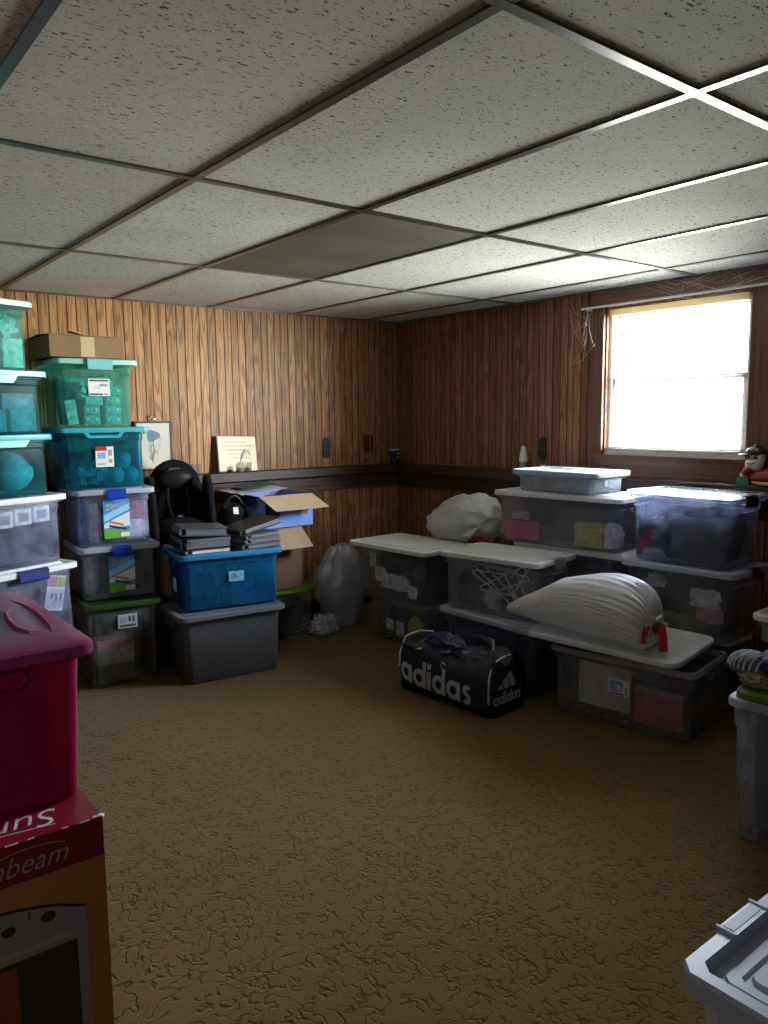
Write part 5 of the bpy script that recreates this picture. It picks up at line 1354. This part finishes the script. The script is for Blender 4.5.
b.tube([(-.005, -.008, .03), (.002, -.008, -.03), (-.012, -.008, -.10)], .0022, 5); b.tube([(.03, -.008, .02), (.05, -.008, .05), (.065, -.008, .055)], .001, 4)
b.obj('print', 'ink_grey', pp)
b = MB(); b.tube([(.0+.014*math.cos(a*PI/8), -.006, fh/2+.018+.014*math.sin(a*PI/8)) for a in range(17)], .0028, 6); b.obj('hanging_ring', 'brass', fr, True)
for i, (x_, hh) in enumerate(((-1.72, .065), (-1.675, .065))):
    g = thing('glass_cup', ['small clear glass cup on the ledge nearest the framed picture', 'small clear glass cup on the ledge second from the framed picture'][i], 'glass', (x_, -.05, ZL), 0, 'small glass cups on the ledge')
    b = MB(); b.loft([[(r_*math.cos(a*PI/10), r_*math.sin(a*PI/10), z_) for a in range(20)] for r_, z_ in ((.014, 0), (.017, .002), (.021, hh), (.0195, hh), (.015, .006))]); b.obj('cup', 'jar_glass', g, True)
pq = thing('plaque', 'shiny gold plaque with brown script leaning on the wall above the ledge', 'plaque', (-1.39, -.052, ZL))
pq.rotation_euler = (R(-8), R(1.5), R(4))
b = MB(); b.rbox((0, .006, .118), (.30, .010, .236), .002); b.obj('backing', 'dark_wood', pq)
b = MB(); b.rbox((0, -.001, .118), (.286, .003, .226), .002); pf = b.obj('face', 'gold_print', pq)
for r_ in range(5):
    b = MB(); x_ = -.10+.01*r_; z_ = .195-.026*r_
    while x_ < (.10 if r_ else .06):
        ww = random.uniform(.008, .022); b.tube([(x_+ww*i/5, -.003, z_+.004*math.sin(i*2.3+r_)) for i in range(6)], .0011, 4); x_ += ww+.007
    b.obj('print', 'ink_brown', pf)
b = MB(); b.tube([(.01+.09*i/10, -.003, .05+.09*math.sin(i*.25)) for i in range(11)], [.003+.008*math.sin(PI*i/10) for i in range(11)], 6); b.obj('print', 'worn_white', pf)
for i, (x_, lab) in enumerate(((-1.455, 'dark little candle jar before the gold plaque, farthest from the room corner'), (-1.385, 'clear little candle jar in the middle before the gold plaque'), (-1.325, 'little candle jar before the gold plaque, nearest the room corner'))):
    g = thing('candle_jar', lab, 'candle jar', (x_, -.073, ZL), 0, 'little candle jars before the plaque')
    hh = (.04, .062, .058)[i]; r0 = (.016, .0145, .0145)[i]
    b = MB(); b.loft([[(r_*math.cos(a*PI/10), r_*math.sin(a*PI/10), z_) for a in range(20)] for r_, z_ in ((r0-.002, 0), (r0, .002), (r0, hh), (r0-.0015, hh), (r0-.002, .005))]); b.obj('jar', 'jar_glass', g, True)
    b = MB(); b.loft([[(r_*math.cos(a*PI/8), r_*math.sin(a*PI/8), z_) for a in range(16)] for r_, z_ in ((r0-.003, .006), (r0-.003, hh*.45))]); b.obj('wax', ('dark_wood', 'smoky', 'smoky')[i], g, True)
def outlet(label, loc, rz):
    o = thing('wall_outlet', label, 'outlet', loc, R(rz)); 
    b = MB(); prof = [(-.030, -.060), (-.018, -.070), (0, -.074), (.018, -.070), (.030, -.060), (.034, -.03), (.030, 0), (.034, .03), (.030, .060), (.018, .070), (0, .074), (-.018, .070), (-.030, .060), (-.034, .03), (-.030, 0), (-.034, -.03)]
    b.loft([[(x_, 0, z_) for x_, z_ in prof], [(x_*.92, -.006, z_*.95) for x_, z_ in prof]]); b.obj('cover_plate', 'dark_metal', o)
    for s_ in (-1, 1):
        b = MB(); b.loft([[(.015*math.cos(a*PI/8), -.004, s_*.024+.014*math.sin(a*PI/8)) for a in range(16)], [(.014*math.cos(a*PI/8), -.0085, s_*.024+.013*math.sin(a*PI/8)) for a in range(16)]]); b.obj('socket', 'latch_black', o)
    b = MB(); b.ball((0, -.007, 0), (.007, .004, .007), 10, 6); b.obj('screw', 'brass', o)
outlet('ornate dark outlet plate on the paneling above the open cartons', (-.662, -.0005, 1.178), 0)
outlet('ornate dark outlet plate beside the white air freshener', (-.0005, -1.428, 1.188), -90)
ch = thing('candle_stand', 'brass rod stand with dark red glass on the ledge near the corner', 'candle stand', (-.325, -.050, ZL))
b = MB(); b.loft([[(r_*math.cos(a*PI/12), r_*.6*math.sin(a*PI/12), z_) for a in range(24)] for r_, z_ in ((.055, 0), (.055, .006), (.045, .010))]); b.obj('base', 'brass', ch, True)
for x_, y_ in ((-.045, 0), (0, -.024), (.045, 0)):
    b = MB(); b.tube([(x_, y_, .006), (x_, y_, .238)], .0035, 8); b.ball((x_, y_, .240), (.012, .012, .012), 10, 8); b.obj('rod', 'brass', ch, True)
for z_ in (.06, .222):
    b = MB(); b.tube([(.045*math.cos(a*PI/10), .024*math.sin(a*PI/10), z_) for a in range(21)], .003, 6); b.obj('hoop', 'brass', ch, True)
for x_ in (-.020, .022):
    b = MB(); b.loft([[(x_+r_*math.cos(a*PI/8), r_*math.sin(a*PI/8), z_) for a in range(16)] for r_, z_ in ((.012, .10), (.017, .12), (.018, .20), (.014, .225), (.012, .225))]); b.obj('glass_holder', 'red_glass', ch, True)
mg = thing('mug', 'dark navy cup with pale rim and print in the corner of the ledge', 'cup', (-.078, -.052, ZL))
b = MB(); b.loft([[(r_*math.cos(a*PI/14), r_*math.sin(a*PI/14), z_) for a in range(28)] for r_, z_ in ((.031, 0), (.034, .003), (.042, .095), (.042, .100), (.039, .100), (.031, .008))]); b.obj('cup', 'navy_ceramic', mg, True)
b = MB(); b.loft([[(r_*math.cos(a*PI/14), r_*math.sin(a*PI/14), z_) for a in range(28)] for r_, z_ in ((.0425, .094), (.0435, .096), (.0435, .104), (.040, .104))], False, False); b.obj('rim', 'rim_white', mg, True)
for (x_, z_, w_, h_) in ((.004, .072, .010, .018), (.018, .074, .009, .018), (.010, .050, .030, .005), (.004, .034, .020, .006)):
    b = MB(); b.box((x_-.006, -.0405+.0005*(x_ > .01), z_), (w_, .004, h_)); b.obj('print', 'paper_grey', mg)
af = thing('air_freshener', 'white cone-shaped air freshener on a grey base on the ledge', 'air freshener', (-.050, -1.315, ZL))
b = MB(); rings = [[(r_*math.cos(a*PI/14), r_*math.sin(a*PI/14)*.8, z_) for a in range(28)] for r_, z_ in ((.030, 0), (.031, .004), (.029, .045), (.025, .052), (.020, .054))]; b.loft(rings); b.obj('base', 'smoky', af, True)
b = MB(); rings = [[(sh_+r_*math.cos(a*PI/14), r_*math.sin(a*PI/14)*.8, z_) for a in range(28)] for r_, z_, sh_ in ((.018, .050, 0), (.033, .058, 0), (.034, .064, 0), (.029, .095, 0), (.021, .130, 0), (.016, .150, 0), (.012, .156, 0))]; b.loft(rings); b.obj('cone', 'plastic_white', af, True)
tk = thing('trinket', 'small pale pink rounded trinket on the ledge below the dark outlet', 'trinket', (-.050, -1.475, ZL))
b = MB(); b.ball((0, 0, .022), (.055, .04, .045), 18, 12, .1, 2, 3); b.obj('body', 'pinkish', tk, True)
b = MB(); b.ball((-.03, 0, .012), (.03, .02, .02), 12, 8); b.obj('foot', 'brass', tk, True)
# figurine
fg = thing('figurine', 'bearded ceramic figurine in dark cap and red coat on the ledge by the window', 'figurine', (-.048, -2.80, ZL), R(-90))
# local x runs toward the viewer along the ledge, -y faces the room
b = MB(); b.ball((.045, 0, .042), (.20, .082, .082), 28, 16, .04, 2, 2, flat=-.041); b.obj('coat', 'red_ceramic', fg, True)
b = MB(); b.tube([(-.005, -.030, .014), (.05, -.039, .010), (.12, -.034, .016)], [.007, .009, .008], 8); b.obj('coat_trim', 'yellow_ceramic', fg, True)
b = MB(); b.ball((-.010, -.005, .125), (.075, .066, .085), 24, 16); hd = b.obj('head', 'skin', fg, True)
b = MB(); b.ball((-.010, -.0385, .128), (.012, .014, .012), 12, 8); b.obj('nose', 'skin', hd, True)
for s_ in (-1, 1):
    b = MB(); b.ball((-.010+s_*.016, -.034, .136), (.020, .010, .014), 14, 8); b.obj('dark_lens', 'latch_black', hd, True)
b = MB(); b.ball((-.008, -.012, .100), (.088, .070, .070), 28, 16, .08, 4, 3); b.ball((.022, -.004, .13), (.030, .05, .06), 16, 10, .08, 4, 5); b.obj('beard', 'beard', hd, True)
b = MB(); b.tube([(-.030, -.046, .110), (-.010, -.050, .105), (.012, -.046, .110)], .0028, 6); b.obj('mouth', 'red_ceramic', hd, True)
b = MB(); b.ball((-.008, 0, .162), (.095, .082, .052), 28, 14, .06, 2.5, 3); b.ball((-.045, -.016, .148), (.075, .062, .012), 20, 8); b.tube([(-.02, -.012, .185), (.0, -.016, .192), (.02, -.008, .187)], [.003, .005, .003], 6); b.obj('cap', 'cap_grey', hd, True)
b = MB(); b.tube([(-.01, -.030, .085), (-.035, -.034, .068), (-.048, -.034, .048)], [.020, .019, .014], 12); b.obj('sleeve', 'red_ceramic', fg, True)
b = MB(); b.tube([(-.044, -.034, .052), (-.050, -.034, .042)], .017, 12); b.obj('cuff', 'beard', fg, True)
b = MB(); b.rbox((-.050, -.022, .018), (.062, .034, .036), .004); b.obj('green_parcel', 'green_ceramic', fg)
b = MB(); b.ball((.095, -.01, .10), (.035, .03, .05), 14, 10); b.obj('raised_hand', 'yellow_ceramic', fg, True)

# ------------------------------------------------------------------ light: daylight through the window and an added fill window
wd = bpy.data.worlds.new('World'); sc.world = wd; wd.use_nodes = True
nt = wd.node_tree
for n in list(nt.nodes): nt.nodes.remove(n)
wo = nt.nodes.new('ShaderNodeOutputWorld'); bg = nt.nodes.new('ShaderNodeBackground')
tc = nt.nodes.new('ShaderNodeTexCoord'); sp = nt.nodes.new('ShaderNodeSeparateXYZ')
nt.links.new(tc.outputs['Generated'], sp.inputs[0])
cr_ = nt.nodes.new('ShaderNodeValToRGB'); e = cr_.color_ramp.elements
e[0].position = .0; e[0].color = (*GROUND, 1)
e[1].position = 1.; e[1].color = (*SKY, 1)
x_ = e.new(.28); x_.color = (*GROUND, 1)
x_ = e.new(.39); x_.color = (*MIDG, 1)
x_ = e.new(.45); x_.color = (*NEARG, 1)
x_ = e.new(.495); x_.color = (*NEARG, 1)
x_ = e.new(.54); x_.color = (*HORIZ, 1)
x_ = e.new(.66); x_.color = (*SKYLOW, 1)
nt.links.new(mapr(nt, sp.outputs[2], -1, 1, 0, 1, False), cr_.inputs[0])
dt = nt.nodes.new('ShaderNodeVectorMath'); dt.operation = 'DOT_PRODUCT'; dt.inputs[1].default_value = (.80, -.60, 0)
nt.links.new(tc.outputs['Generated'], dt.inputs[0])
nt.links.new(cr_.outputs[0], bg.inputs[0]); nt.links.new(mapr(nt, dt.outputs['Value'], -.3, 1., WORLD*.075, WORLD*2.3), bg.inputs[1])
nt.links.new(bg.outputs[0], wo.inputs[0])
la = bpy.data.lights.new('window_portal', 'AREA'); la.shape = 'RECTANGLE'; la.size = .83; la.size_y = .82
lo = bpy.data.objects.new('window_portal', la); COL.objects.link(lo); lo.location = (.155, -2.30, 1.58)
lo.rotation_euler = (0, R(90), 0); la.cycles.is_portal = True
la2 = bpy.data.lights.new('window_portal', 'AREA'); la2.shape = 'RECTANGLE'; la2.size = VZ1-VZ0; la2.size_y = V1-V0  # portal of the added fill window
lo2 = bpy.data.objects.new('window_portal', la2); COL.objects.link(lo2); lo2.location = (X0-.115, (V0+V1)/2, (VZ0+VZ1)/2)
lo2.rotation_euler = (0, R(-90), 0); la2.cycles.is_portal = True

for ob in bpy.data.objects:
    if 'hb' in ob: del ob['hb']
# ------------------------------------------------------------------ camera (solved from the ceiling grid)
cd = bpy.data.cameras.new('camera'); co = bpy.data.objects.new('camera', cd); COL.objects.link(co)
yaw, pitch, roll = -.66744154, -.12220781, -.00998941
f_ = Vector((-math.sin(yaw)*math.cos(pitch), math.cos(yaw)*math.cos(pitch), math.sin(pitch)))
r_ = f_.cross(Vector((0, 0, 1))).normalized(); u_ = r_.cross(f_)
r2 = r_*math.cos(roll)+u_*math.sin(roll); u2 = u_*math.cos(roll)-r_*math.sin(roll)
co.matrix_world = Matrix(((r2.x, u2.x, -f_.x, -3.7951), (r2.y, u2.y, -f_.y, -4.6331), (r2.z, u2.z, -f_.z, 1.3992), (0, 0, 0, 1)))
cd.sensor_fit = 'VERTICAL'; cd.sensor_height = 24; cd.lens = 777.0/1024*24; cd.clip_start = .05; cd.clip_end = 60
sc.camera = co
vs_ = sc.view_settings; vs_.view_transform = 'Standard'; vs_.look = 'None'; vs_.exposure = EXPOSURE; vs_.gamma = 1; vs_.use_curve_mapping = False
sc.display_settings.display_device = 'sRGB'
cy = sc.cycles
cy.max_bounces = 10; cy.diffuse_bounces = 6; cy.glossy_bounces = 3; cy.transmission_bounces = 6; cy.transparent_max_bounces = 24
cy.sample_clamp_indirect = 6; cy.use_denoising = True; cy.caustics_reflective = False; cy.caustics_refractive = False
